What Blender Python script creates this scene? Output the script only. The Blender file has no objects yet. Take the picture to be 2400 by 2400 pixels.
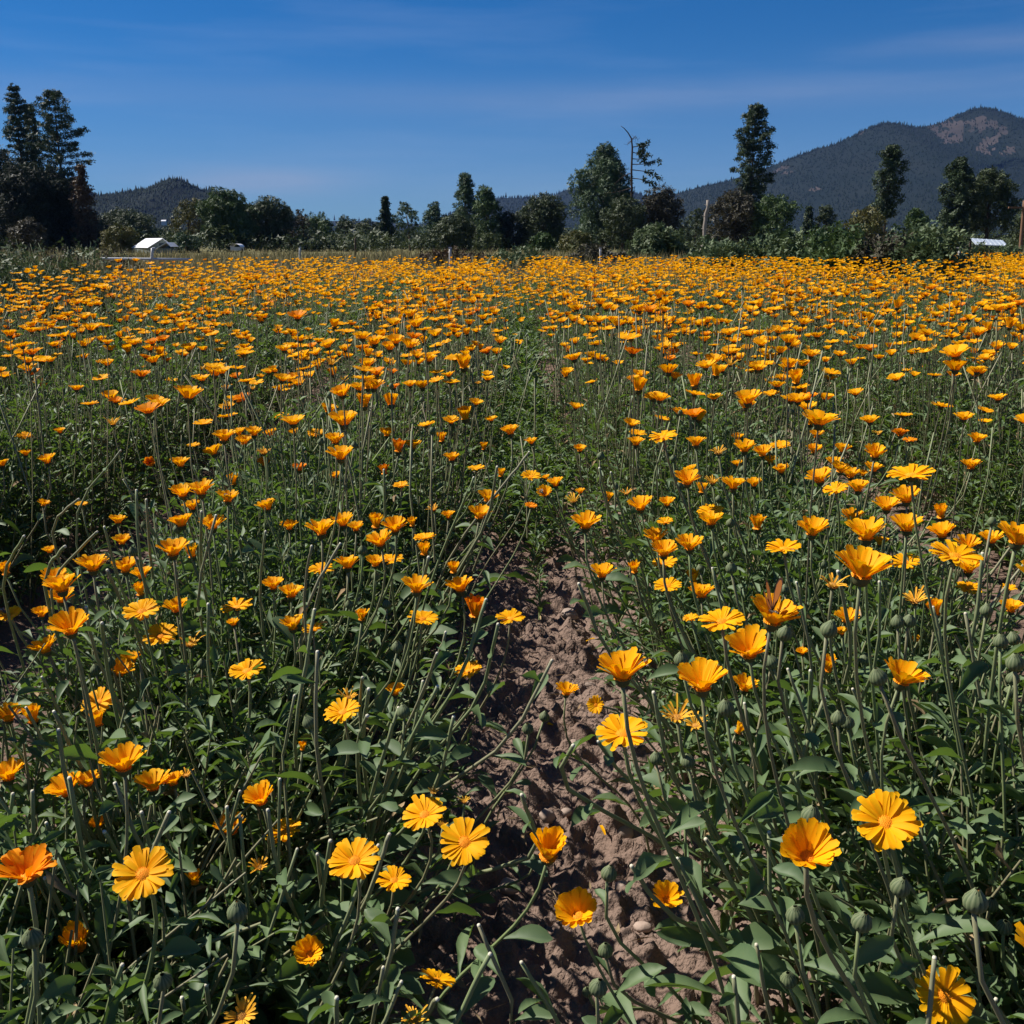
import bpy, math, random
import numpy as np
from mathutils import Vector, Matrix, Quaternion

random.seed(7)
rng = np.random.default_rng(11)
scene = bpy.context.scene
PI = math.pi

# ------------------------------------------------------------------ camera
CAM_H = 1.05
PITCH = math.atan(628.0 / 2400.0)          # the horizon sits 628/2400 of the frame above its middle
cam_data = bpy.data.cameras.new("camera")
cam_data.sensor_fit = 'HORIZONTAL'
cam_data.sensor_width = 24.0
cam_data.lens = 24.0
cam_data.clip_start = 0.02
cam_data.clip_end = 20000.0
cam = bpy.data.objects.new("camera", cam_data)
scene.collection.objects.link(cam)
cam.location = (0.0, 0.0, CAM_H)
cam.rotation_euler = (PI / 2 - PITCH, 0.0, 0.0)
scene.camera = cam

CAM = np.array([0.0, 0.0, CAM_H])
FWD = np.array([0.0, math.cos(PITCH), -math.sin(PITCH)])
UPV = np.array([0.0, math.sin(PITCH), math.cos(PITCH)])
RGT = np.array([1.0, 0.0, 0.0])

# ------------------------------------------------------------------ sky, sun, exposure
SUN_EL = math.radians(47.0)
SUN_AZ = math.radians(70.0)                # measured from +Y towards -X: over the left shoulder of the far field
SUN_DIR = Vector((-math.sin(SUN_AZ) * math.cos(SUN_EL), math.cos(SUN_AZ) * math.cos(SUN_EL), math.sin(SUN_EL)))
world = bpy.data.worlds.new("World")
scene.world = world
world.use_nodes = True
wn, wl = world.node_tree.nodes, world.node_tree.links
wn.clear()
w_out = wn.new('ShaderNodeOutputWorld')
w_bg = wn.new('ShaderNodeBackground')
w_bg.inputs['Strength'].default_value = 0.05
sky = wn.new('ShaderNodeTexSky')
sky.sky_type = 'NISHITA'
sky.sun_disc = False
sky.sun_elevation = SUN_EL
sky.sun_rotation = -SUN_AZ
sky.altitude = 400.0
sky.air_density = 1.0
sky.dust_density = 0.0
sky.ozone_density = 10.0
w_hsv = wn.new('ShaderNodeHueSaturation')
w_hsv.inputs['Hue'].default_value = 0.5
w_hsv.inputs['Saturation'].default_value = 1.0
w_hsv.inputs['Value'].default_value = 1.0
w_pol = wn.new('ShaderNodeMix')             # the polarising filter that deepened the sky
w_pol.data_type = 'RGBA'
w_pol.blend_type = 'MULTIPLY'
w_pol.inputs[0].default_value = 1.0
w_pol.inputs[7].default_value = (0.145, 0.62, 0.93, 1.0)
wl.new(sky.outputs['Color'], w_pol.inputs[6])
wl.new(w_pol.outputs[2], w_hsv.inputs['Color'])
# faint high cirrus: stretched noise over the view direction
w_tc = wn.new('ShaderNodeTexCoord')
w_map = wn.new('ShaderNodeMapping')
w_map.inputs['Scale'].default_value = (2.2, 2.2, 22.0)
wl.new(w_tc.outputs['Generated'], w_map.inputs['Vector'])
w_n = wn.new('ShaderNodeTexNoise')
w_n.inputs['Scale'].default_value = 1.5
w_n.inputs['Detail'].default_value = 5.0
w_n.inputs['Roughness'].default_value = 0.55
wl.new(w_map.outputs['Vector'], w_n.inputs['Vector'])
w_ramp = wn.new('ShaderNodeValToRGB')
w_ramp.color_ramp.elements[0].position = 0.50
w_ramp.color_ramp.elements[0].color = (0, 0, 0, 1)
w_ramp.color_ramp.elements[1].position = 0.85
w_ramp.color_ramp.elements[1].color = (0.12, 0.12, 0.12, 1)
wl.new(w_n.outputs['Fac'], w_ramp.inputs['Fac'])
w_mix = wn.new('ShaderNodeMix')
w_mix.data_type = 'RGBA'
wl.new(w_ramp.outputs['Color'], w_mix.inputs[0])
wl.new(w_hsv.outputs['Color'], w_mix.inputs[6])
w_mix.inputs[7].default_value = (6.0, 7.0, 9.5, 1.0)
# pale air low over the horizon, two thin bands of cirrus and one streak, all fixed to directions of the sky
w_sep = wn.new('ShaderNodeSeparateXYZ')
wl.new(w_tc.outputs['Generated'], w_sep.inputs[0])
def w_math(op, a, b=None):
    n = wn.new('ShaderNodeMath'); n.operation = op
    for i, v in enumerate((a, b)):
        if v is None: continue
        if isinstance(v, (int, float)): n.inputs[i].default_value = v
        else: wl.new(v, n.inputs[i])
    return n.outputs[0]
def w_bump(z, zw, x=None, xw=None):
    d = w_math('POWER', w_math('ABSOLUTE', w_math('DIVIDE', w_math('SUBTRACT', w_sep.outputs['Z'], z), zw)), 2.0)
    if x is not None:
        d = w_math('ADD', d, w_math('POWER', w_math('ABSOLUTE', w_math('DIVIDE', w_math('SUBTRACT', w_sep.outputs['X'], x), xw)), 2.0))
    return w_math('POWER', 2.718, w_math('MULTIPLY', d, -1.0))
w_veil = w_math('MULTIPLY', w_bump(0.0, 0.105), 0.44)
w_c1 = w_math('MULTIPLY', w_math('MULTIPLY', w_bump(0.128, 0.014, 0.05, 0.6), w_n.outputs['Fac']), 0.32)
w_c2 = w_math('MULTIPLY', w_math('MULTIPLY', w_bump(0.054, 0.012, -0.23, 0.075), w_n.outputs['Fac']), 0.55)
w_c3 = w_math('MULTIPLY', w_math('MULTIPLY', w_bump(0.160, 0.009, 0.43, 0.11), w_n.outputs['Fac']), 0.40)
w_all = w_math('MINIMUM', w_math('ADD', w_math('ADD', w_veil, w_c1), w_math('ADD', w_c2, w_c3)), 0.6)
w_mix2 = wn.new('ShaderNodeMix')
w_mix2.data_type = 'RGBA'
wl.new(w_all, w_mix2.inputs[0])
wl.new(w_mix.outputs[2], w_mix2.inputs[6])
w_mix2.inputs[7].default_value = (4.3, 4.9, 6.6, 1.0)
wl.new(w_mix2.outputs[2], w_bg.inputs['Color'])
wl.new(w_bg.outputs['Background'], w_out.inputs['Surface'])

sun_data = bpy.data.lights.new("sun", 'SUN')
sun_data.energy = 5.0
sun_data.angle = math.radians(0.53)
sun_data.color = (1.0, 0.94, 0.86)
sun = bpy.data.objects.new("sun", sun_data)
scene.collection.objects.link(sun)
sun.rotation_euler = SUN_DIR.to_track_quat('Z', 'Y').to_euler()

vs = scene.view_settings
vs.view_transform = 'Standard'
vs.look = 'None'
vs.exposure = 0.68
vs.gamma = 1.0
vs.use_curve_mapping = False
scene.render.film_transparent = False
scene.cycles.max_bounces = 6
scene.cycles.diffuse_bounces = 3
scene.cycles.transmission_bounces = 3
scene.cycles.use_denoising = True

# ------------------------------------------------------------------ helpers
def ray(px, py):
    u, v = (px - 1200.0) / 2400.0, (py - 1200.0) / 2400.0
    return FWD + u * RGT - v * UPV

def at_depth(px, py, t):
    return CAM + t * ray(px, py)

def at_y(px, py, y):
    d = ray(px, py)
    return CAM + d * (y / d[1])

def project(P):
    d = np.asarray(P) - CAM
    z = np.maximum(d @ FWD, 1e-6)
    return 1200 + 2400 * (d @ RGT) / z, 1200 - 2400 * (d @ UPV) / z, d @ FWD

def unit(v):
    v = np.asarray(v, float)
    return v / np.maximum(np.linalg.norm(v, axis=-1, keepdims=True), 1e-9)

def link(o, parent=None):
    scene.collection.objects.link(o)
    if parent is not None:
        o.parent = parent
    return o

def make_mesh(name, V, F, mats, var=None, midx=None, smooth=True):
    """V (n,3), F (m,3) triangles."""
    V = np.ascontiguousarray(V, dtype=np.float32)
    F = np.ascontiguousarray(F, dtype=np.int32)
    me = bpy.data.meshes.new(name)
    me.vertices.add(len(V))
    me.vertices.foreach_set("co", V.ravel())
    me.loops.add(F.size)
    me.loops.foreach_set("vertex_index", F.ravel())
    me.polygons.add(len(F))
    me.polygons.foreach_set("loop_start", np.arange(0, F.size, 3, dtype=np.int32))
    me.polygons.foreach_set("use_smooth", np.full(len(F), smooth, dtype=bool))
    for m in (mats if isinstance(mats, (list, tuple)) else [mats]):
        me.materials.append(m)
    if midx is not None:
        me.polygons.foreach_set("material_index", np.ascontiguousarray(midx, dtype=np.int32))
    if var is not None:
        a = me.attributes.new("var", 'FLOAT', 'POINT')
        a.data.foreach_set("value", np.ascontiguousarray(var, dtype=np.float32))
    me.update(calc_edges=True)
    return me

def mesh_obj(name, V, F, mats, parent=None, var=None, midx=None, smooth=True):
    return link(bpy.data.objects.new(name, make_mesh(name, V, F, mats, var, midx, smooth)), parent)

def tag(o, label=None, cat=None, group=None, kind=None):
    if label: o["label"] = label
    if cat: o["category"] = cat
    if group: o["group"] = group
    if kind: o["kind"] = kind
    return o

def empty(name, loc, parent=None):
    o = bpy.data.objects.new(name, None)
    o.empty_display_size = 0.05
    o.location = loc
    return link(o, parent)

class Acc:
    """collects triangle pieces into one mesh"""
    def __init__(s):
        s.V, s.F, s.R, s.M, s.n = [], [], [], [], 0
    def add(s, V, F, var=0.0, mi=0):
        V = np.asarray(V, float).reshape(-1, 3)
        F = np.asarray(F, int).reshape(-1, 3)
        s.V.append(V); s.F.append(F + s.n)
        s.R.append(np.broadcast_to(np.asarray(var, float), (len(V),)))
        s.M.append(np.full(len(F), mi) if np.isscalar(mi) else np.asarray(mi))
        s.n += len(V)
    def arrays(s):
        return np.concatenate(s.V), np.concatenate(s.F), np.concatenate(s.R), np.concatenate(s.M)
    def build(s, name, mats, parent=None, smooth=True):
        V, F, R, M = s.arrays()
        return mesh_obj(name, V, F, mats, parent, R, M, smooth)

def scatter(TV, TF, pos, X, Y, Z, var=None, TM=None):
    """copies of a template (n,3) at pos (K,3) with already scaled axes X, Y, Z (K,3)"""
    K, n = len(pos), len(TV)
    V = pos[:, None, :] + TV[None, :, 0:1] * X[:, None, :] + TV[None, :, 1:2] * Y[:, None, :] + TV[None, :, 2:3] * Z[:, None, :]
    F = TF[None] + (np.arange(K) * n)[:, None, None]
    R = np.zeros((K, n)) if var is None else np.repeat(np.asarray(var)[:, None], n, 1)
    M = np.zeros(K * len(TF), int) if TM is None else np.tile(TM, K)
    return V.reshape(-1, 3), F.reshape(-1, 3), R.ravel(), M

def tubes(P, Rd, sides=5, cap=True):
    """P (K,m,3) polylines, Rd (K,m) radii -> V, F"""
    P = np.asarray(P, float); Rd = np.asarray(Rd, float)
    K, m = P.shape[:2]
    T = np.empty_like(P)
    T[:, 1:-1] = P[:, 2:] - P[:, :-2]
    T[:, 0] = P[:, 1] - P[:, 0]
    T[:, -1] = P[:, -1] - P[:, -2]
    T = unit(T)
    ref = np.where(np.abs(T[..., 2:3]) > 0.9, np.array([1.0, 0, 0]), np.array([0, 0, 1.0]))
    ref = np.broadcast_to(ref[:, m // 2:m // 2 + 1], T.shape)
    A = unit(np.cross(T, ref)); B = np.cross(T, A)
    ang = np.arange(sides) * 2 * PI / sides
    V = P[:, :, None, :] + Rd[:, :, None, None] * (np.cos(ang)[None, None, :, None] * A[:, :, None, :] + np.sin(ang)[None, None, :, None] * B[:, :, None, :])
    base = []
    for i in range(m - 1):
        for j in range(sides):
            a, b = i * sides + j, i * sides + (j + 1) % sides
            c, d = a + sides, b + sides
            base += [(a, b, d), (a, d, c)]
    if cap:
        t0 = (m - 1) * sides
        for j in range(1, sides - 1):
            base.append((t0, t0 + j, t0 + j + 1))
    base = np.array(base)
    F = base[None] + (np.arange(K) * m * sides)[:, None, None]
    return V.reshape(-1, 3), F.reshape(-1, 3), m * sides

def bezier(p0, p1, p2, p3, n):
    t = np.linspace(0, 1, n)[:, None]
    return (1 - t) ** 3 * p0 + 3 * (1 - t) ** 2 * t * p1 + 3 * (1 - t) * t * t * p2 + t ** 3 * p3

_lat = np.random.default_rng(5).random((256, 256))
def vnoise(x, y):
    xi, yi = np.floor(x).astype(int), np.floor(y).astype(int)
    fx, fy = x - xi, y - yi
    fx, fy = fx * fx * (3 - 2 * fx), fy * fy * (3 - 2 * fy)
    g = lambda a, b: _lat[a & 255, b & 255]
    return (g(xi, yi) * (1 - fx) + g(xi + 1, yi) * fx) * (1 - fy) + (g(xi, yi + 1) * (1 - fx) + g(xi + 1, yi + 1) * fx) * fy

def fbm(x, y, o=4):
    s, a, t = 0.0, 1.0, 0.0
    for i in range(o):
        s = s + a * vnoise(x * 2 ** i + 17.3 * i, y * 2 ** i + 9.1 * i); t += a; a *= 0.5
    return s / t

def grid_faces(nx, ny):
    i, j = np.meshgrid(np.arange(nx - 1), np.arange(ny - 1), indexing='ij')
    a = (i * ny + j).ravel()
    return np.concatenate([np.stack([a, a + ny, a + ny + 1], 1), np.stack([a, a + ny + 1, a + 1], 1)])

def box(x0, x1, y0, y1, z0, z1):
    V = np.array([(x, y, z) for x in (x0, x1) for y in (y0, y1) for z in (z0, z1)], float)
    F = [(0, 1, 3), (0, 3, 2), (4, 6, 7), (4, 7, 5), (0, 4, 5), (0, 5, 1), (2, 3, 7), (2, 7, 6), (0, 2, 6), (0, 6, 4), (1, 5, 7), (1, 7, 3)]
    return V, np.array(F)

# ------------------------------------------------------------------ materials
def material(name, col, col2=None, rough=0.6, spec=0.4, trans=0.0, tcol=None, noise=0.0, nscale=6.0, bump=0.0, bscale=60.0, rnd=False, sheen=0.0):
    """colour runs from col to col2 with the mesh's 'var' attribute (plus the object's own random when rnd) and a fine noise"""
    m = bpy.data.materials.new(name)
    m.use_nodes = True
    N, L = m.node_tree.nodes, m.node_tree.links
    b = N['Principled BSDF']
    b.inputs['Roughness'].default_value = rough
    b.inputs['Specular IOR Level'].default_value = spec
    at = N.new('ShaderNodeAttribute'); at.attribute_name = 'var'
    fac = at.outputs['Fac']
    if rnd:
        oi = N.new('ShaderNodeObjectInfo')
        ad = N.new('ShaderNodeMath'); ad.operation = 'ADD'
        L.new(fac, ad.inputs[0]); L.new(oi.outputs['Random'], ad.inputs[1])
        fr = N.new('ShaderNodeMath'); fr.operation = 'PINGPONG'
        L.new(ad.outputs[0], fr.inputs[0]); fr.inputs[1].default_value = 1.0; fac = fr.outputs[0]
    if noise > 0:
        tc = N.new('ShaderNodeTexCoord')
        nz = N.new('ShaderNodeTexNoise')
        nz.inputs['Scale'].default_value = nscale
        nz.inputs['Detail'].default_value = 4.0
        L.new(tc.outputs['Object'], nz.inputs['Vector'])
        mu = N.new('ShaderNodeMath'); mu.operation = 'MULTIPLY_ADD'
        L.new(nz.outputs['Fac'], mu.inputs[0]); mu.inputs[1].default_value = 2 * noise; mu.inputs[2].default_value = -noise
        ad2 = N.new('ShaderNodeMath'); ad2.operation = 'ADD'; ad2.use_clamp = True
        L.new(fac, ad2.inputs[0]); L.new(mu.outputs[0], ad2.inputs[1]); fac = ad2.outputs[0]
    mx = N.new('ShaderNodeMix'); mx.data_type = 'RGBA'
    L.new(fac, mx.inputs[0])
    mx.inputs[6].default_value = (*col, 1)
    mx.inputs[7].default_value = (*(col2 or col), 1)
    L.new(mx.outputs[2], b.inputs['Base Color'])
    if bump > 0:
        tc2 = N.new('ShaderNodeTexCoord')
        n2 = N.new('ShaderNodeTexNoise'); n2.inputs['Scale'].default_value = bscale; n2.inputs['Detail'].default_value = 5.0
        L.new(tc2.outputs['Object'], n2.inputs['Vector'])
        bp = N.new('ShaderNodeBump'); bp.inputs['Strength'].default_value = bump; bp.inputs['Distance'].default_value = 0.01
        L.new(n2.outputs['Fac'], bp.inputs['Height']); L.new(bp.outputs['Normal'], b.inputs['Normal'])
    if trans > 0:
        tr = N.new('ShaderNodeBsdfTranslucent')
        if tcol:
            tr.inputs['Color'].default_value = (*tcol, 1)
        else:
            L.new(mx.outputs[2], tr.inputs['Color'])
        ms = N.new('ShaderNodeMixShader'); ms.inputs[0].default_value = trans
        L.new(b.outputs[0], ms.inputs[1]); L.new(tr.outputs[0], ms.inputs[2])
        L.new(ms.outputs[0], N['Material Output'].inputs['Surface'])
    return m

M_PETAL = material("marigold_petal", (0.90, 0.385, 0.002), (0.92, 0.48, 0.005), rough=0.6, spec=0.10, trans=0.34, tcol=(0.95, 0.48, 0.002), rnd=True)
M_PETAL_DEEP = material("deep_orange_petal", (0.84, 0.24, 0.002), (0.86, 0.31, 0.003), rough=0.6, spec=0.10, trans=0.30, rnd=True)
M_PETAL_OLD = material("faded_petal", (0.72, 0.42, 0.03), (0.78, 0.36, 0.02), rough=0.7, spec=0.2, trans=0.2, rnd=True)
M_DISC = material("marigold_disc", (0.78, 0.25, 0.005), (0.86, 0.36, 0.012), rough=0.7, spec=0.2)
M_DISC_OLD = material("spent_disc", (0.40, 0.17, 0.04), (0.62, 0.36, 0.05), rough=0.8, spec=0.2)
M_CALYX = material("calyx_green", (0.085, 0.120, 0.050), (0.140, 0.165, 0.080), rough=0.65, spec=0.25, rnd=True)
M_BUD = material("ribbed_bud_green", (0.060, 0.088, 0.038), (0.165, 0.190, 0.095), rough=0.65, spec=0.25)
M_SEPAL = material("sepal_dark_green", (0.048, 0.056, 0.022), (0.082, 0.084, 0.034), rough=0.65, spec=0.25, rnd=True)
M_STEM = material("marigold_stem", (0.165, 0.215, 0.085), (0.185, 0.170, 0.095), rough=0.6, spec=0.35, noise=0.18, nscale=25.0, rnd=True)
M_STUB = material("cut_stem_skin", (0.170, 0.215, 0.095), (0.220, 0.210, 0.125), rough=0.6, spec=0.35, noise=0.2, nscale=25.0, rnd=True)
M_PITH = material("cut_stem_pith", (0.62, 0.60, 0.48), (0.52, 0.48, 0.36), rough=0.8, spec=0.2, rnd=True)
M_LEAF = material("marigold_leaf", (0.042, 0.084, 0.034), (0.118, 0.176, 0.074), rough=0.55, spec=0.30, trans=0.24, tcol=(0.16, 0.28, 0.03), rnd=True, noise=0.22, nscale=55.0)
M_LEAF_DRY = material("dry_leaf", (0.22, 0.14, 0.07), (0.30, 0.22, 0.12), rough=0.8, spec=0.2, trans=0.1, rnd=True)
M_SOIL = material("field_soil", (0.160, 0.108, 0.082), (0.245, 0.178, 0.142), rough=0.95, spec=0.15, noise=0.5, nscale=14.0, bump=0.9, bscale=140.0)
M_STONE = material("pale_stone", (0.27, 0.21, 0.17), (0.33, 0.25, 0.20), rough=0.85, spec=0.25, noise=0.4, nscale=30.0, bump=0.3, rnd=True)

# ------------------------------------------------------------------ ground
ROW, GAP0 = 1.25, 0.06                       # row spacing, the x of the path between the two nearest rows
def row_of(x):
    """(index, centre) of the crop row nearest x"""
    k = np.round((x - GAP0 - ROW / 2) / ROW)
    return k, GAP0 + ROW / 2 + k * ROW

def build_ground():
    xs = np.concatenate([[-5000, -2000, -800, -300], np.linspace(-120, 120, 41), [300, 800, 2000, 5000]])
    ys = np.concatenate([[-60, -20], np.linspace(0, 60, 31), np.linspace(70, 240, 18), [400, 900, 2000, 5000]])
    X, Y = np.meshgrid(xs, ys, indexing='ij')
    Z = np.full_like(X, -0.035)
    m = material("meadow_ground", (0.130, 0.120, 0.050), (0.230, 0.180, 0.095), rough=0.95, spec=0.1, noise=0.5, nscale=0.12)
    o = mesh_obj("ground", np.stack([X, Y, Z], -1).reshape(-1, 3), grid_faces(len(xs), len(ys)), m, smooth=False)
    tag(o, kind='structure')

def build_soil():
    # coarse bed under the whole marigold field
    xs = np.concatenate([np.arange(-8, -2.5, .3), np.arange(-2.5, 2.6, .05), np.arange(2.6, 16, .4)]); ys = np.concatenate([np.arange(-1.5, .3, .3), np.arange(.3, 6, .06), np.arange(6, 34, .4)])
    X, Y = np.meshgrid(xs, ys, indexing='ij')
    near = (X > -.60) & (X < .70) & (Y < 4.85) & (Y > 0.62)
    Z = 0.0 + 0.05 * (fbm(X * 4, Y * 4) - 0.5) - 0.012 + 0.02 * (fbm(X * 3, Y * 3) - 0.5)
    Z = np.where(near, -0.034, Z + 0.02 * (fbm(X * 22, Y * 22, 3) - 0.5))
    o = mesh_obj("field_soil", np.stack([X, Y, Z], -1).reshape(-1, 3), grid_faces(len(xs), len(ys)), M_SOIL)
    tag(o, kind='structure')
    # finely broken soil between the nearest rows, every clod in relief
    xs, ys = np.arange(-.62, .74, .0068), np.concatenate([np.arange(0.6, 2.4, .0075), np.arange(2.4, 4.9, .013)])
    X, Y = np.meshgrid(xs, ys, indexing='ij')
    dg = np.abs((X - GAP0) - ROW * np.round((X - GAP0) / ROW))
    Z = 0.05 * np.clip(dg / 0.5, 0, 1) ** 1.5 + 0.055 * (fbm(X * 5, Y * 5, 4) - 0.5) + 0.030 * (fbm(X * 19, Y * 19, 2) - 0.5) - 0.022 * np.abs(fbm(X * 34 + 5, Y * 34, 2) - 0.5) + 0.013 * (vnoise(X * 110, Y * 110) - 0.5) + 0.007 * (vnoise(X * 230, Y * 200) - 0.5)
    r2 = np.random.default_rng(3)
    n = 11000
    cx = GAP0 + r2.normal(0, 0.27, n)
    cy = 0.55 + 4.4 * r2.random(n) ** 1.3
    cr = 0.005 + 0.021 * r2.random(n) ** 4.0
    for x, y, r, e in zip(cx, cy, cr, r2.uniform(0.7, 1.4, n)):
        i0, i1 = np.searchsorted(xs, (x - r * 1.4, x + r * 1.4)); j0, j1 = np.searchsorted(ys, (y - r * 1.4, y + r * 1.4))
        if i1 <= i0 or j1 <= j0: continue
        q = 1 - (((X[i0:i1, j0:j1] - x) * e) ** 2 + ((Y[i0:i1, j0:j1] - y) / e) ** 2) / r ** 2
        Z[i0:i1, j0:j1] += 0.62 * r * np.sqrt(np.clip(q, 0, 1))
    var = np.clip(0.5 + 1.2 * (fbm(X * 2.2, Y * 2.2) - 0.5), 0, 1)
    o = mesh_obj("soil_path", np.stack([X, Y, Z], -1).reshape(-1, 3), grid_faces(len(xs), len(ys)), M_SOIL, var=var.ravel())
    tag(o, kind='structure')

build_ground()
build_soil()

# ------------------------------------------------------------------ hills
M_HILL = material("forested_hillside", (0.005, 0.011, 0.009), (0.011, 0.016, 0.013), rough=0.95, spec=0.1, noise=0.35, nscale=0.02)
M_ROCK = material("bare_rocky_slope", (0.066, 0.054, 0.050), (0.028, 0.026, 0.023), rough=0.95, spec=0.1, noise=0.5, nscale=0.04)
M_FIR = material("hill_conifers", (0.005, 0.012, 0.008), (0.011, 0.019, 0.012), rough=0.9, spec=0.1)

def ridge_hill(name, pts, D, W, seed, rock=(), ntree=4000, tree_h=13.0, foot=-0.5):
    """pts: ridge outline as (px, py); D distance of the ridge; W run of the slope towards the camera"""
    r = np.random.default_rng(seed)
    pts = np.array(pts, float)
    X0 = (pts[:, 0] - 1200) / 2400 * D / math.cos(PITCH) * 1.0
    P = np.array([at_y(a, b, D) for a, b in pts])
    nx, ny = 250, 64
    xs = np.linspace(P[0, 0], P[-1, 0], nx)
    H = np.interp(xs, P[:, 0], P[:, 2])
    s = np.concatenate([np.linspace(0, 1, 58), np.linspace(1.06, 1.9, ny - 58)])
    S, XX = np.meshgrid(s, xs)
    HH = H[:, None]
    ev = np.where(S <= 1, np.clip(S, 0, 1) ** 1.15, np.clip(1 - (S - 1) / 0.9, 0, 1) ** 1.2)
    g = fbm(XX / (W * 0.22) + seed, S * 2.2 + seed, 4) - 0.5
    mid = np.sin(PI * np.clip(S, 0, 1)) * (S <= 1)
    Z = foot + (HH - foot) * ev * (1 + 0.44 * g * mid)
    Y = D - W + S * W + 0.32 * W * g * mid
    V = np.stack([XX, Y, Z], -1)
    F = grid_faces(nx, ny)
    px, py, _ = project(V.reshape(-1, 3))
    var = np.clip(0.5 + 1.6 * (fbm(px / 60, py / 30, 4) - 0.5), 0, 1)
    bare = np.zeros(len(px))
    nz = fbm(XX.ravel() / 16, Z.ravel() / 9 + S.ravel() * 14, 4)
    for (cx, cy, rx, ry, th) in rock:
        q = ((px - cx) / rx) ** 2 + ((py - cy) / ry) ** 2
        bare = np.maximum(bare, np.where(nz > th + 0.35 * np.clip(q - 0.3, 0, 5), 1, 0))
    bare *= (S.ravel() <= 1.0)
    fm = (bare[F].mean(1) > 0.5).astype(int)
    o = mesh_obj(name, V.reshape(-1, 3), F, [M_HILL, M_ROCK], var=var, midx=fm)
    tag(o, kind='structure')
    # the wood on the slope: small fir and oak crowns
    k = ntree
    fi = r.uniform(0, nx - 1.001, k); fj = r.uniform(0, 1, k) ** 0.8 * 58
    nr = k // 9
    fj[:nr] = 56.0 + r.random(nr) * 1.2
    i0, j0 = fi.astype(int), np.minimum(fj.astype(int), ny - 2)
    a, b = (fi - i0)[:, None], (fj - j0)[:, None]
    pos = (V[i0, j0] * (1 - a) + V[i0 + 1, j0] * a) * (1 - b) + (V[i0, j0 + 1] * (1 - a) + V[i0 + 1, j0 + 1] * a) * b
    bb = bare.reshape(nx, ny)[i0, j0]
    keep = (r.random(k) > 0.45 * bb) & (r.random(k) < 0.35 + 1.1 * fbm(pos[:, 0] / 70, pos[:, 2] / 30 + 3, 3))
    rim = (np.arange(k) < nr)[keep]; pos = pos[keep]; k = len(pos)
    h = tree_h * r.uniform(0.45, 1.15, k) * np.where(rim, r.choice([1.0, 1.3, 1.9], k, p=[.65, .25, .10]), 1.0); rad = h * np.where(rim, r.uniform(0.13, 0.24, k), r.uniform(0.17, 0.36, k))
    T, TF = [(0, 0, 1.0)], []
    for j in range(4):
        T.append((math.cos(j * PI / 2), math.sin(j * PI / 2), 0.12))
    for j in range(4):
        TF.append((0, 1 + j, 1 + (j + 1) % 4))
    ang = r.random(k) * 6.28
    X = np.stack([np.cos(ang), np.sin(ang), 0 * ang], 1) * rad[:, None]
    Yv = np.stack([-np.sin(ang), np.cos(ang), 0 * ang], 1) * rad[:, None]
    Zv = np.stack([0 * h, 0 * h, h], 1)
    V2, F2, R2, _ = scatter(np.array(T), np.array(TF), pos, X, Yv, Zv, r.random(k))
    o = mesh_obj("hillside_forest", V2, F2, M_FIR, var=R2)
    tag(o, kind='stuff')

ridge_hill("hill", [(1300, 520), (1420, 500), (1500, 482), (1586, 456), (1624, 443), (1680, 431), (1726, 421), (1780, 400), (1816, 387), (1860, 369), (1912, 350), (1959, 338), (2003, 317),
    (2042, 297), (2071, 288), (2102, 290), (2133, 298), (2159, 298), (2185, 293), (2210, 286), (2236, 272), (2273, 258), (2293, 253), (2314, 254), (2340, 260), (2366, 271),
    (2400, 280), (2470, 300), (2560, 290), (2680, 330), (2850, 380), (3100, 450), (3300, 540)], 2500.0, 1100.0, 4,
    rock=[(2225, 300, 50, 40, 0.42), (2310, 310, 55, 50, 0.43), (2340, 350, 50, 18, 0.52), (1840, 398, 36, 22, 0.46), (2010, 318, 45, 14, 0.55), (2195, 410, 40, 14, 0.50), (1905, 445, 24, 8, 0.52), (1615, 450, 30, 8, 0.6)], ntree=36000, tree_h=5.5)
ridge_hill("hill", [(-700, 470), (-300, 440), (0, 400), (60, 408), (110, 412), (153, 420), (185, 438), (211, 452), (225, 458), (240, 461), (262, 459), (290, 455), (320, 449), (352, 443), (368, 436), (385, 428), (405, 422), (422, 422),
    (440, 431), (455, 441), (480, 448), (505, 453), (540, 468), (600, 490), (680, 515), (780, 545)], 1500.0, 420.0, 9, ntree=26000, tree_h=4.6)
ridge_hill("hill", [(950, 545), (1060, 500), (1120, 478), (1176, 464), (1230, 464), (1270, 461), (1300, 458), (1318, 449), (1333, 443), (1362, 441), (1420, 446), (1480, 452), (1560, 470), (1640, 480), (1750, 540)], 3200.0, 800.0, 14,
    rock=[(1310, 492, 40, 14, 0.5)], ntree=7000, tree_h=9.0)
ridge_hill("hill", [(-900, 500), (-200, 505), (500, 514), (640, 519), (720, 521), (800, 517), (860, 518), (940, 522), (1020, 528), (1200, 520), (1500, 525), (2000, 530)], 4300.0, 900.0, 21, ntree=2500, tree_h=16.0)

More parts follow.
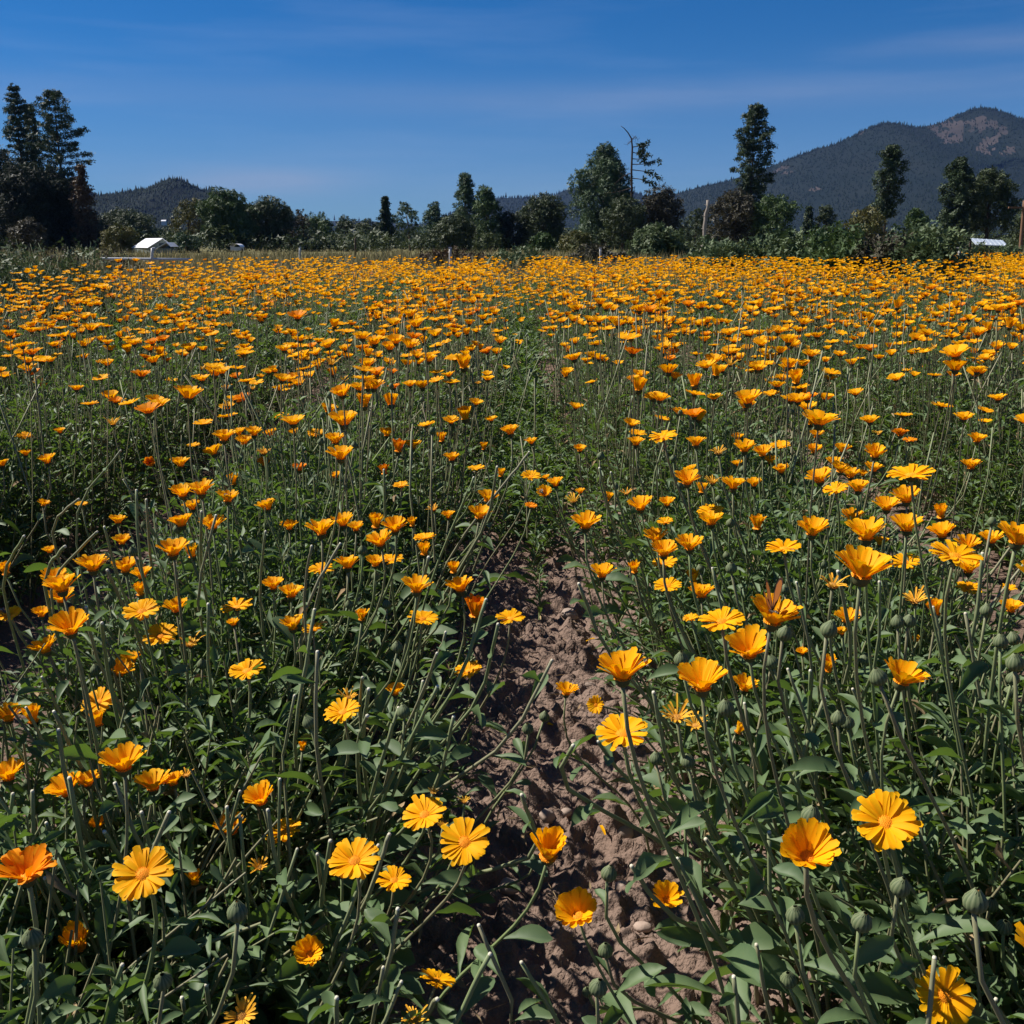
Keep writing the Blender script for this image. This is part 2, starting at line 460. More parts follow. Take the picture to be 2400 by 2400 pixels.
# ------------------------------------------------------------------ trees
def leaf_mats(name, a, b):
    return material(name, a, b, rough=0.6, spec=0.3, trans=0.15)
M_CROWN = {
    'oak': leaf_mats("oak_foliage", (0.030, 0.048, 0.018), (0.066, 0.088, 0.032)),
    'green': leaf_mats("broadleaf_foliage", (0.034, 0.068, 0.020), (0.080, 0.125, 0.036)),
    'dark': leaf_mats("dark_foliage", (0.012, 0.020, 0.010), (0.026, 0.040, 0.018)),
    'brown': leaf_mats("brownish_foliage", (0.040, 0.036, 0.020), (0.068, 0.062, 0.034)),
    'yellow': leaf_mats("yellowing_foliage", (0.060, 0.075, 0.018), (0.125, 0.110, 0.026)),
    'poplar': leaf_mats("cottonwood_foliage", (0.034, 0.068, 0.030), (0.078, 0.122, 0.056)),
    'pine': leaf_mats("pine_needles", (0.020, 0.040, 0.017), (0.052, 0.078, 0.032)),
    'rust': leaf_mats("rusty_needles", (0.060, 0.036, 0.018), (0.090, 0.060, 0.030)),
    'willow': leaf_mats("willow_foliage", (0.060, 0.092, 0.036), (0.110, 0.145, 0.062)),
    'weed': leaf_mats("weed_foliage", (0.046, 0.076, 0.030), (0.105, 0.145, 0.058)),
}
M_BARK = material("tree_bark", (0.060, 0.045, 0.034), (0.10, 0.078, 0.060), rough=0.95, spec=0.1, noise=0.4, nscale=3.0)
M_DEADWOOD = material("weathered_wood", (0.20, 0.175, 0.15), (0.30, 0.265, 0.23), rough=0.9, spec=0.1, noise=0.4, nscale=2.0)

# a spray of three narrow leaves, used for every crown
SPRAY_V = np.array([(.08, -.16, 0), (.45, .34, .06), (1.05, .0, -.05), (.36, .12, 0), (.0, 1.05, .1), (-.24, .36, .02), (.34, -.40, .02), (-.26, -.30, .0), (.06, -1.0, .06)])
SPRAY_F = np.array([(0, 1, 2), (3, 4, 5), (6, 7, 8)])

def sprays(acc, pos, out, size, r, mi=0, flat=0.5, vbias=None):
    """leaf sprays at pos facing roughly along out"""
    k = len(pos)
    n = unit(out * (1 - flat) + r.normal(0, 0.6, (k, 3)) + np.array([0, 0, 0.35]))
    t = unit(np.cross(n, r.normal(0, 1, (k, 3))))
    b = np.cross(n, t)
    s = (size * r.uniform(0.6, 1.3, k))[:, None]
    var = r.random(k) if vbias is None else np.clip(vbias + r.normal(0, 0.22, k), 0, 1)
    V, F, R, _ = scatter(SPRAY_V, SPRAY_F, pos, t * s, b * s, n * s, var)
    acc.add(V, F, R, mi)

def limb(acc, p0, p1, r0, r1, r, bend=0.1, n=6, sides=5):
    p0, p1 = np.array(p0, float), np.array(p1, float)
    L = np.linalg.norm(p1 - p0)
    q = np.linspace(0, 1, n)[:, None]
    P = p0 + (p1 - p0) * q + np.sin(PI * q) * r.normal(0, bend * L * 0.5, 3)
    V, F, _ = tubes(P[None], np.linspace(r0, r1, n)[None], sides)
    acc.add(V, F, r.random())
    return P

def broadleaf(name, label, x, top, wid, D, mat, seed, base=590, group=None, lobes=26, dens=1.0, shape='round', leaf=0.31, cat='tree', zbase=-0.04):
    """x, top, wid in photograph pixels at distance D (metres)"""
    r = np.random.default_rng(seed)
    P = at_y(x, top, D)
    H = P[2] - zbase
    W = wid / 2400 * D * math.cos(PITCH) / 2 * 1.03
    root = empty(name, (P[0], D, zbase))
    tag(root, label, cat, group)
    tr, cr = Acc(), Acc()
    lean = r.normal(0, 0.03 * H, 3); lean[2] = 0
    rt = max(0.05, 0.026 * H)
    trunk_top = np.array([0, 0, H * 0.72]) + lean
    limb(tr, (0, 0, -0.1), trunk_top, rt, rt * 0.3, r, 0.06, 8, 7)
    low = {'round': 0.16, 'poplar': 0.10, 'tall': 0.10, 'shrub': 0.0, 'open': 0.28}[shape]
    for i in range(lobes):
        f = (i + 0.5) / lobes
        zz = low + (1 - low) * f
        if shape == 'round' or shape == 'open':
            e = math.sqrt(max(0.05, 1 - ((zz - 0.52) / 0.52) ** 2))
        elif shape == 'poplar':
            e = min(1.0, 0.72 + 0.5 * zz) if zz < 0.6 else max(0.12, 1 - ((zz - 0.6) / 0.42) ** 1.5)
        elif shape == 'tall':
            e = 1.0 * (1 - zz) ** 0.7 + 0.16
        else:
            e = math.sqrt(max(0.05, 1 - zz ** 2.2))
        a = i * 2.399 + r.uniform(-0.5, 0.5)
        lr = W * r.uniform(0.24, 0.42) * (0.75 + 0.4 * e) * (0.8 if shape == 'open' else 1)
        rad = max(0.0, W * e * 1.08 - lr * 0.55) * r.uniform(0.5, 1.08)
        c = np.array([rad * math.cos(a), rad * math.sin(a), H * zz - (lr * 0.75 if zz > 0.75 else 0)]) + lean * zz
        if c[2] + lr * 0.9 > H: c[2] = H - lr * 0.9
        if i % 2 == 0:
            st = np.array([0, 0, H * max(0.12, zz * 0.55)]) + lean * zz * 0.5
            limb(tr, st, c, rt * 0.4 * (1 - zz * 0.6), rt * 0.07, r, 0.12, 5, 4)
        k = int(dens * 34 * max(1.0, (lr / (leaf * 1.9)) ** 2) * 1.15)
        d = unit(r.normal(0, 1, (k, 3)))
        rr = lr * r.uniform(0.45, 1.06, k) ** 0.7
        sq = np.array([1.0, 1.0, 0.78 if shape != 'poplar' else 1.1])
        p = c + d * rr[:, None] * sq + r.normal(0, 0.06 * lr, (k, 3))
        p[:, 2] = np.maximum(p[:, 2], 0.05 * H * (shape != 'shrub') + 0.02)
        vb = r.uniform(0.2, 0.8)
        sprays(cr, p, d, leaf * r.uniform(0.85, 1.1), r, 0, 0.4, vbias=vb)
        # twigs that break the outline
        for q in range(int(4 + 3 * (shape != 'round'))):
            u = unit(r.normal(0, 1, 3) * np.array([1, 1, .6]) + np.array([0, 0, .35 if shape != 'poplar' else .9]))
            ln = lr * r.uniform(0.12, 0.42)
            m = 9
            s = r.random((m, 1))
            pp = c + u * (lr * .92 * (sq if u[2] > .5 else 1) + ln * s) + r.normal(0, .05 * lr, (m, 3)) * (1.2 - s)
            pp[:, 2] = np.clip(pp[:, 2], .05, H * 1.02)
            sprays(cr, pp, np.repeat(u[None], m, 0), leaf * .8, r, 0, 0.4, vbias=vb)
    tr.build("trunk", M_BARK, root)
    cr.build("crown", M_CROWN[mat], root, smooth=False)
    return root

def conifer(name, label, x, top, wid, D, mat, seed, bare=0.1, dens=1.0, ragged=0.35, group=None, leaf=0.31, width_at=None, zbase=-0.04, columnar=False):
    r = np.random.default_rng(seed)
    P = at_y(x, top, D)
    H = P[2] - zbase
    W = wid / 2400 * D * math.cos(PITCH) / 2
    root = empty(name, (P[0], D, zbase))
    tag(root, label, 'tree', group)
    tr, cr = Acc(), Acc()
    rt = max(0.06, 0.014 * H)
    limb(tr, (0, 0, -0.1), (r.normal(0, 0.008 * H), r.normal(0, 0.008 * H), H * 0.99), rt, 0.02, r, 0.015, 10, 7)
    z = H * bare
    a = 0.0
    while z < H * 0.985:
        f = (z - H * bare) / (H * (1 - bare))
        if width_at is not None:
            e = float(np.interp(f, *zip(*width_at)))
        elif columnar:
            e = min(1.0, 0.75 + 0.35 * f) * (1.0 if f < 0.65 else (1 - ((f - 0.65) / 0.36) ** 1.6))
        else:
            e = (1 - f) ** 0.75 * min(1, 0.55 + f * 2.2)
        n = 4 if r.random() < .6 else 3
        for j in range(n):
            a += 2 * PI / n + r.uniform(-0.5, 0.5)
            L = max(0.25, W * e * (1 + r.uniform(-ragged, ragged * 0.6)))
            up = 0.10 + 0.5 * f - 0.25 * (1 - f)
            tip = np.array([L * math.cos(a), L * math.sin(a), z + up * L * 0.7])
            limb(tr, (0, 0, z), tip, rt * 0.25 * (1 - f * 0.7), 0.012, r, 0.08, 4, 3)
            m = max(2, int(L / 0.75))
            for q in range(m):
                t = (q + 0.7) / m
                c = np.array([0, 0, z]) + (tip - np.array([0, 0, z])) * t
                k = max(4, int(26 * dens * (0.5 + 0.8 * t)))
                d = unit(r.normal(0, 1, (k, 3)) + np.array([0.2 * math.cos(a), 0.2 * math.sin(a), 0.25]))
                rad = (0.15 + 0.50 * r.random(k)) * min(1.0, 0.5 + L / 3) * r.uniform(.8, 1.35)
                sprays(cr, c + d * rad[:, None] * np.array([1, 1, 0.6]), d, leaf, r, 0, 0.2, vbias=r.uniform(0.1, 0.9))
        z += (0.55 + 0.35 * r.random()) * max(0.55, min(1.25, H / 22))
    d = unit(r.normal(0, 1, (16, 3))); d[:, 2] = np.abs(d[:, 2])
    sprays(cr, np.array([0, 0, H - 0.5]) + d * 0.4, d, leaf * 0.8, r)
    tr.build("trunk", M_BARK, root)
    cr.build("crown", M_CROWN[mat], root, smooth=False)
    return root

# left-hand stand
conifer("pine_tree", "tall pine at the far left edge, tallest of the dark stand", 30, 193, 150, 150, 'pine', 101, bare=0.12, dens=1.3, ragged=0.45)
conifer("pine_tree", "slimmer pine top leaning in between the two tallest left-hand pines", 66, 244, 100, 158, 'pine', 102, bare=0.2, dens=1.0, ragged=0.4)
conifer("pine_tree", "ragged tall pine second from the left with clumped branch ends", 121, 206, 118, 146, 'pine', 103, bare=0.22, dens=1.25, ragged=0.5, width_at=[(0, .9), (.3, .95), (.6, 1.0), (.85, .6), (1, .1)])
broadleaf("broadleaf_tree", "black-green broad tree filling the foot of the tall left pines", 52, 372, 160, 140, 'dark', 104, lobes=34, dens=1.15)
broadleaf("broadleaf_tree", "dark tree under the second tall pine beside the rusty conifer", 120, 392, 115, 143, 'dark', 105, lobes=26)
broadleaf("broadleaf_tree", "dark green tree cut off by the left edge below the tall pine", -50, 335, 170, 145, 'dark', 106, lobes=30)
broadleaf("shrub", "greyish drooping shrub at the foot of the left pines", 62, 508, 95, 118, 'brown', 107, lobes=14, shape='shrub', cat='shrub', leaf=0.34)
conifer("conifer_tree", "thin half-dead conifer with rusty needles beside the left pines", 188, 386, 78, 140, 'rust', 108, bare=0.12, dens=0.34, ragged=0.6, leaf=0.4)
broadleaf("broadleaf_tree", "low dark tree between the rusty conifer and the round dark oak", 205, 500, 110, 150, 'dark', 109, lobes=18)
broadleaf("oak_tree", "rounded dark oak behind the white-roofed shed", 292, 485, 122, 190, 'oak', 110, lobes=26, dens=1.1)
broadleaf("shrub", "olive yellow bush touching the left end of the white-roofed shed", 278, 523, 96, 135, 'yellow', 111, lobes=16, shape='shrub', cat='shrub')
broadleaf("broadleaf_tree", "grey-green distant tree behind the right end of the white shed", 378, 528, 90, 240, 'oak', 112, lobes=14)
broadleaf("broadleaf_tree", "yellowing loose tree right of the white-roofed shed", 438, 462, 92, 165, 'yellow', 113, lobes=22, shape='open', dens=0.8)
broadleaf("broadleaf_tree", "large leafy green tree, highest of the group right of the shed", 532, 436, 120, 150, 'green', 114, lobes=34, dens=1.1)
broadleaf("oak_tree", "dark spreading oak joined to the right of the large leafy green tree", 618, 456, 112, 155, 'oak', 115, lobes=30)
broadleaf("broadleaf_tree", "browner feathery tree at the right end of the shed-side group", 686, 482, 74, 165, 'brown', 116, lobes=18, dens=0.9)
broadleaf("shrub", "grey-green bush in front of the shed-side trees", 432, 545, 66, 130, 'poplar', 117, lobes=10, shape='shrub', cat='shrub')
broadleaf("oak_tree", "neat rounded tree standing alone left of the far pale ridge", 742, 497, 78, 175, 'green', 118, lobes=22)
# centre tree line
broadleaf("broadleaf_tree", "small hazy tree right of the neat rounded tree", 812, 503, 62, 185, 'oak', 119, lobes=16)
broadleaf("broadleaf_tree", "small loose tree left of the narrow dark conifer", 862, 510, 60, 180, 'oak', 120, lobes=16, dens=0.85)
conifer("conifer_tree", "narrow dark conifer with a knobbly top in the middle tree line", 902, 461, 46, 165, 'pine', 121, bare=0.08, ragged=0.45)
broadleaf("broadleaf_tree", "airy see-through tree right of the narrow dark conifer", 958, 471, 58, 170, 'poplar', 122, lobes=18, shape='open', dens=0.6)
broadleaf("broadleaf_tree", "feathery tree left of the tall pointed tree", 1020, 470, 72, 160, 'poplar', 123, lobes=22, shape='tall')
broadleaf("poplar_tree", "tall pointed tree rising above the middle tree line", 1093, 401, 84, 155, 'poplar', 124, lobes=34, shape='tall')
broadleaf("broadleaf_tree", "bushy tree hugging the right side of the tall pointed tree", 1150, 434, 94, 150, 'green', 125, lobes=28, shape='tall')
broadleaf("broadleaf_tree", "dark low tree in front of the tall pointed tree", 1062, 500, 96, 140, 'oak', 126, lobes=22)
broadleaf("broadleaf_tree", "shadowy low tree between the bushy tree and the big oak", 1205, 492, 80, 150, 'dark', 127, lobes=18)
broadleaf("oak_tree", "domed dark oak left of the huge cottonwood", 1272, 450, 112, 150, 'oak', 128, lobes=32)
broadleaf("shrub", "bright green young bush in front of the domed dark oak", 1271, 545, 68, 82, 'green', 129, lobes=14, shape='shrub', cat='shrub', leaf=0.28)
broadleaf("cottonwood_tree", "huge plumed cottonwood left of the leaning dead snag", 1418, 338, 142, 140, 'poplar', 130, lobes=52, shape='poplar', dens=1.1)
broadleaf("broadleaf_tree", "brown-tinged dark tree behind the dead snag", 1552, 430, 104, 135, 'brown', 131, lobes=28)
broadleaf("broadleaf_tree", "olive low tree at the cottonwood's right foot", 1462, 455, 100, 132, 'oak', 132, lobes=24)
broadleaf("shrub", "yellow-green bush at the cottonwood's left foot", 1352, 540, 80, 118, 'yellow', 133, lobes=12, shape='shrub', cat='shrub')
broadleaf("broadleaf_tree", "small dark tree behind the broken bare pole", 1632, 489, 72, 160, 'oak', 134, lobes=16)
broadleaf("shrub", "large pale green willow bush at the field's far edge", 1542, 520, 150, 48, 'willow', 135, lobes=26, shape='shrub', cat='shrub', leaf=0.20, dens=1.1)
broadleaf("broadleaf_tree", "brown-olive tree crowding the foot of the dense tall pine", 1722, 440, 104, 128, 'brown', 136, lobes=30)
conifer("pine_tree", "dense tall columnar pine against the mountain foot", 1774, 240, 88, 138, 'pine', 137, bare=0.06, dens=1.5, ragged=0.38, columnar=True)
broadleaf("broadleaf_tree", "fresh green tree at the right foot of the dense tall pine", 1818, 450, 100, 126, 'green', 138, lobes=28)
conifer("conifer_tree", "small pointed conifer below the mountain right of the fresh green tree", 1897, 484, 36, 170, 'pine', 139, bare=0.04)
broadleaf("broadleaf_tree", "dark twin-topped tree right of the small pointed conifer", 1942, 477, 68, 170, 'oak', 140, lobes=20, shape='tall')
conifer("pine_tree", "slender pine with a bare lower trunk in front of the mountain", 2091, 340, 66, 125, 'pine', 141, bare=0.36, dens=1.0, ragged=0.55, width_at=[(0, .5), (.15, .8), (.5, 1.0), (.8, .8), (1, .15)])
broadleaf("broadleaf_tree", "yellow-flecked low tree left of the slender pine", 2034, 482, 92, 118, 'yellow', 142, lobes=20, dens=0.85)
broadleaf("broadleaf_tree", "bushy pointed tree right of the slender pine", 2155, 486, 72, 108, 'green', 143, lobes=20, shape='tall')
conifer("conifer_tree", "thick dark conifer beside the big spreading oak on the right", 2253, 370, 66, 120, 'pine', 144, bare=0.08, dens=1.3, columnar=True)
broadleaf("oak_tree", "big spreading oak behind the low metal-roofed shelter", 2336, 391, 124, 122, 'oak', 145, lobes=42, shape='open', dens=0.95)
broadleaf("broadleaf_tree", "dark tree cut off by the right edge behind the utility pole", 2440, 470, 110, 130, 'oak', 146, lobes=22)
# a low hedge-like line of undergrowth behind, the far-off wood that reads as one mass
def far_wood():
    r = np.random.default_rng(77)
    acc = Acc()
    for i in range(260):
        px = r.uniform(-200, 2600); D = r.choice([150, 175, 215, 250]) + r.uniform(-8, 8)
        top = r.uniform(524, 566)
        P = at_y(px, top, D); H = P[2]
        k = 110
        d = unit(r.normal(0, 1, (k, 3)))
        W = r.uniform(3, 7)
        p = np.array([P[0], D, H * 0.5]) + d * np.array([W, 2.5, H * 0.5]) * r.uniform(0.6, 1, (k, 1))
        p[:, 2] = np.maximum(p[:, 2], 0.1)
        sprays(acc, p, d, .6, r, 0, 0.4, vbias=r.uniform(.2, .8))
    o = acc.build("far_undergrowth", M_CROWN['oak'], smooth=False)
    tag(o, kind='stuff')
far_wood()

# dead snag beside the cottonwood
def snag():
    r = np.random.default_rng(31)
    D = 134.0
    pts = [(1484, 600), (1482, 540), (1481, 473), (1480, 400), (1482, 345), (1480, 325), (1472, 311), (1463, 301), (1455, 295)]
    P = np.array([at_y(a, b, D) for a, b in pts])
    P[0, 2] = -0.1
    root = empty("dead_snag", (P[0, 0], D, -0.04))
    tag(root, "leaning dead snag with a hooked bare tip beside the cottonwood", "tree")
    base = np.array(root.location)
    acc = Acc(); cr = Acc()
    V, F, _ = tubes((P - base)[None], np.linspace(0.20, 0.03, len(P))[None], 6)
    acc.add(V, F, 0.2)
    def br(a, b, c, rad=0.06):
        A, B, C = (at_y(*q, D) - base for q in (a, b, c))
        C = C + np.array([0, r.uniform(-1.2, 1.2), 0])
        Q = bezier(A, B, B, C, 7)
        V, F, _ = tubes(Q[None], np.linspace(rad, 0.015, 7)[None], 4)
        acc.add(V, F, r.random())
        for q in Q[2:]:
            for s in range(2):
                e = q + r.normal(0, 0.35, 3)
                V, F, _ = tubes(np.stack([q, (q + e) / 2 + r.normal(0, .05, 3), e])[None], np.array([[.02, .014, .008]]), 3)
                acc.add(V, F, r.random())
        return Q
    for a, b, c in (((1480, 328), (1490, 318), (1497, 326)), ((1482, 345), (1500, 342), (1517, 338)), ((1481, 356), (1500, 362), (1510, 352)), ((1481, 372), (1505, 374), (1522, 362)),
                    ((1481, 385), (1515, 385), (1540, 379)), ((1481, 398), (1520, 402), (1549, 417)), ((1481, 418), (1510, 420), (1534, 436)), ((1481, 330), (1476, 332), (1470, 340)),
                    ((1481, 405), (1460, 412), (1440, 432)), ((1481, 440), (1450, 450), (1432, 452)), ((1481, 460), (1502, 490), (1503, 512))):
        Q = br(a, b, c)
        if c[0] > 1500 and c[1] > 335:
            for q in Q[3:]:
                k = 9
                d = unit(r.normal(0, 1, (k, 3)))
                sprays(cr, q + d * 0.35 * r.random((k, 1)), d, 0.42, r)
    acc.build("trunk", M_BARK, root)
    cr.build("crown", M_CROWN['pine'], root, smooth=False)
snag()

# broken bare pole, utility pole, posts
def pole(name, label, cat, top, bot, D, r0, r1, m, extra=None, jag=False):
    A, B = at_y(*top, D), at_y(*bot, D)
    B = B + (B - A) * ((B[2] + 0.06) / max(1e-3, (A[2] - B[2]))) if B[2] > -0.05 else B
    root = empty(name, (B[0], B[1], B[2]))
    tag(root, label, cat)
    n = 9
    q = np.linspace(0, 1, n)[:, None]
    r = np.random.default_rng(int(top[0]))
    P = (B + (A - B) * q) - B
    P[1:-1] += r.normal(0, r0 * (0.25 if jag else 0.02), (n - 2, 3))
    V, F, _ = tubes(P[None], (np.linspace(r0, r1, n) * (1 + (0.12 * r.normal(0, 1, n) if jag else 0)))[None], 8)
    a = Acc(); a.add(V, F, 0.5)
    a.build("shaft", m, root)
    if extra: extra(root, A - B)
    return root
M_WHITE = material("white_paint", (0.52, 0.52, 0.50), (0.40, 0.40, 0.37), rough=0.5, noise=0.3, nscale=8)
M_GREYPIPE = material("galvanised_metal", (0.50, 0.51, 0.52), (0.40, 0.41, 0.42), rough=0.4, spec=0.5, noise=0.3, nscale=4)
M_REDWOOD = material("treated_pole_wood", (0.16, 0.085, 0.050), (0.21, 0.125, 0.080), rough=0.9, spec=0.15, noise=0.4, nscale=1.5)
def knots(root, T):
    r = np.random.default_rng(4)
    for i in range(6):
        a = Acc()
        q = T * r.uniform(0.2, 0.95)
        e = q + np.array([r.choice([-1, 1]) * r.uniform(0.3, 0.7), r.normal(0, 0.2), r.uniform(0.0, 0.2)])
        V, F, _ = tubes(np.stack([q, e])[None], np.array([[0.05, 0.02]]), 4); a.add(V, F, r.random())
        a.build("branch_stub", M_DEADWOOD, root)
pole("dead_tree", "broken bare grey trunk standing left of the dense tall pine", "dead tree", (1659, 469), (1650, 556), 110, 0.26, 0.15, M_DEADWOOD, knots, True)
def insulators(root, T):
    a = Acc()
    V, F = box(T[0] - 1.1, T[0] + 1.1, T[1] - 0.06, T[1] + 0.06, T[2] - 0.55, T[2] - 0.42); a.add(V, F, 0.3)
    a.build("crossarm", M_REDWOOD, root, smooth=False)
pole("utility_pole", "reddish wooden utility pole leaning at the right edge", "pole", (2401, 470), (2392, 580), 78, 0.15, 0.11, M_REDWOOD, insulators)

def cap(root, T):
    a = Acc()
    V, F = box(T[0] - .04, T[0] + .04, T[1] - .04, T[1] + .04, T[2] - .01, T[2] + .02); a.add(V, F, 0)
    a.build("post_cap", M_WHITE, root, smooth=False)
for lab, t, b, D, rr, m in (
    ("white post in front of the middle tree line, tallest at the field's end", (1055, 581), (1055, 606), 27, .034, M_WHITE),
    ("short white post left of the neat rounded tree", (703, 580), (703, 594), 40, .045, M_WHITE),
    ("small white post left of the willow bush", (1407, 582), (1407, 596), 34, .035, M_WHITE),
    ("white post among the marigolds near the metal-roofed shelter", (2249, 583), (2249, 615), 19, .035, M_WHITE),
    ("thin white stake in the weeds right of the willow bush", (1760, 584), (1760, 592), 34, .035, M_WHITE),
    ("thin dark stake in front of the small loose tree", (833, 557), (833, 590), 60, .06, M_BARK)):
    pole("fence_post", lab, "post", t, b, D, rr, rr * 0.9, m, cap if m is M_WHITE else None)

# irrigation line at the left end of the field
def irrigation():
    D = 19.5
    A, B = at_y(236, 606, D), at_y(446, 608, D)
    root = empty("irrigation_pipe", (A[0], D, 0.0))
    tag(root, "white irrigation pipe on short legs with an upright riser beyond the left weeds", "pipe")
    o = np.array([A[0], D, 0.0])
    V, F, _ = tubes(np.stack([A - o, (A + B) / 2 - o, B - o])[None], np.full((1, 3), 0.022), 8)
    a = Acc(); a.add(V, F, .2); a.build("pipe", M_GREYPIPE, root)
    for px in (352,):
        t = at_y(px, 607, D) - o
        V, F, _ = tubes(np.stack([np.array([t[0], 0, -o[2] - 0.02]), t])[None], np.full((1, 2), 0.018), 6)
        a = Acc(); a.add(V, F, .5); a.build("leg", M_GREYPIPE, root)
    t = at_y(357, 582, D) - o; u = at_y(356, 606, D) - o
    V, F, _ = tubes(np.stack([u, (t + u) / 2, t])[None], np.array([[.028, .026, .026]]), 8)
    a = Acc(); a.add(V, F, .0); a.build("riser", M_WHITE, root)
    e = at_y(366, 584, D) - o
    V, F, _ = tubes(np.stack([t, (t + e) / 2 + [0, 0, .012], e])[None], np.array([[.02, .018, .012]]), 6)
    a = Acc(); a.add(V, F, .0); a.build("sprinkler_nozzle", M_GREYPIPE, root)
irrigation()

# white-roofed shed on the left, low shelter on the right, things seen through the trees
M_ROOF = material("white_metal_roof", (0.80, 0.80, 0.82), (0.74, 0.75, 0.78), rough=0.35, spec=0.5, noise=0.2, nscale=1.0)
M_WALLD = material("green_grey_siding", (0.16, 0.19, 0.17), (0.20, 0.23, 0.21), rough=0.8, noise=0.2, nscale=2)
M_GLASSD = material("dark_window_glass", (0.02, 0.025, 0.03), None, rough=0.1, spec=0.6)
def slab(p, thick):
    """a roof slab from four corners, thickened downwards"""
    p = np.array(p, float); n = unit(np.cross(p[1] - p[0], p[3] - p[0]))
    n = n if n[2] > 0 else -n
    V = np.concatenate([p, p - n * thick])
    F = [(0, 1, 2), (0, 2, 3), (4, 6, 5), (4, 7, 6)] + [t for i in range(4) for t in ((i, i + 4, (i + 1) % 4 + 4), (i, (i + 1) % 4 + 4, (i + 1) % 4))]
    return V, np.array(F)
def shed():
    D = 128.0
    s = D / 2400 * math.cos(PITCH) * 1.0
    R0, R1 = at_y(335, 558, D + 5), at_y(381, 558, D)         # ridge, back-left to front-right gable
    zr = R1[2]; ze = 0.62
    E1 = at_y(346, 584, D); E0 = at_y(318, 577, D + 5)
    K1 = at_y(406, 580, D)
    o = np.array([(E1[0] + K1[0]) / 2, D + 2.5, -0.04])
    root = empty("shed", o)
    tag(root, "white metal-roofed gabled shed half hidden behind weeds on the left", "building")
    def q(x, y, z): return np.array([x, y, z]) - o
    rx0, rx1 = R0[0], R1[0]
    ew = rx1 - E1[0]
    a = Acc(); V, F = slab([q(rx0, D + 6, zr), q(rx1, D, zr), q(rx1 - ew, D, ze), q(rx0 - ew, D + 6, ze)], 0.06); a.add(V, F); a.build("roof_slope", M_ROOF, root, smooth=False)
    a = Acc(); V, F = slab([q(rx0 + .003, D + 6, zr - .003), q(rx1 + .003, D, zr - .003), q(rx1 + ew * .7, D, ze + .1), q(rx0 + ew * .7, D + 6, ze + .1)], 0.06); a.add(V, F); a.build("roof_slope", M_ROOF, root, smooth=False)
    a = Acc()
    g = [q(rx1 - ew * .93, D + .15, -0.04), q(rx1 + ew * .66, D + .15, -0.04), q(rx1 + ew * .66, D + .15, ze + .05), q(rx1, D + .15, zr - .1), q(rx1 - ew * .93, D + .15, ze - .02)]
    h = [p + np.array([rx0 - rx1, 5.7, 0]) for p in g]
    V = np.array(g + h); F = [(0, 1, 2), (0, 2, 4), (2, 3, 4), (5, 7, 6), (5, 9, 7), (7, 9, 8), (0, 4, 9), (0, 9, 5), (1, 6, 7), (1, 7, 2)]
    a.add(V, F); a.build("wall", M_WALLD, root, smooth=False)
    # lower lean-to gable in front on the right
    z2 = at_y(396, 568, D - 2)[2]
    bx = at_y(396, 568, D - 2)[0]; lx = at_y(370, 584, D - 2)[0]; kx = at_y(407, 576, D - 2)[0]
    a = Acc(); V, F = slab([q(bx, D - .1, z2), q(bx, D - 3, z2), q(lx, D - 3, 0.5), q(lx, D - .1, 0.5)], 0.05); a.add(V, F)
    a.build("porch_roof", M_ROOF, root, smooth=False)
    a = Acc(); V, F = slab([q(bx + .003, D - .1, z2 - .003), q(bx + .003, D - 3, z2 - .003), q(kx, D - 3, 0.75), q(kx, D - .1, 0.75)], 0.05); a.add(V, F)
    a.build("porch_roof", M_ROOF, root, smooth=False)
    a = Acc(); V, F = box(lx + .25 - o[0], kx - .2 - o[0], -5.3, -2.65, 0, 0.6); a.add(V, F); a.build("porch_wall", M_WALLD, root, smooth=False)
    a = Acc(); V, F = box(rx1 - .5 - o[0], rx1 + .3 - o[0], -2.39, -2.34, .75, 1.2); a.add(V, F); a.build("window", M_GLASSD, root, smooth=False)
shed()
def shelter():
    D = 62.0
    c = [at_y(2274, 558, D + 2), at_y(2350, 563, D + 2), at_y(2363, 576, D), at_y(2288, 573, D)]
    o = np.array([(c[0][0] + c[2][0]) / 2, D + 1, -0.04])
    root = empty("shelter", o)
    tag(root, "low open shelter with a pale metal roof under the big spreading oak", "building")
    M = material("sky_tinted_metal_roof", (0.42, 0.47, 0.52), (0.36, 0.41, 0.46), rough=0.3, spec=0.6, noise=0.3, nscale=1.0)  # bare metal; the blue of the reflected sky is put into its base colour
    a = Acc(); V, F = slab([p - o for p in c], 0.05); a.add(V, F); a.build("roof", M, root, smooth=False)
    for i, p in enumerate(c):
        p = p * 0.97 + (sum(c) / 4) * 0.03 - o
        a = Acc(); V, F = box(p[0] - .05, p[0] + .05, p[1] - .05, p[1] + .05, -.02, p[2] - .07); a.add(V, F); a.build("post", M_BARK, root, smooth=False)
    for k in range(7):
        f0 = (k + .5) / 7
        A = c[0] * (1 - f0) + c[1] * f0 - o + [0, 0, .006]; B = c[3] * (1 - f0) + c[2] * f0 - o + [0, 0, .006]
        V, F, _ = tubes(np.stack([A, B])[None], np.full((1, 2), .018), 5); a = Acc(); a.add(V, F); a.build("roof_seam", M, root)
shelter()
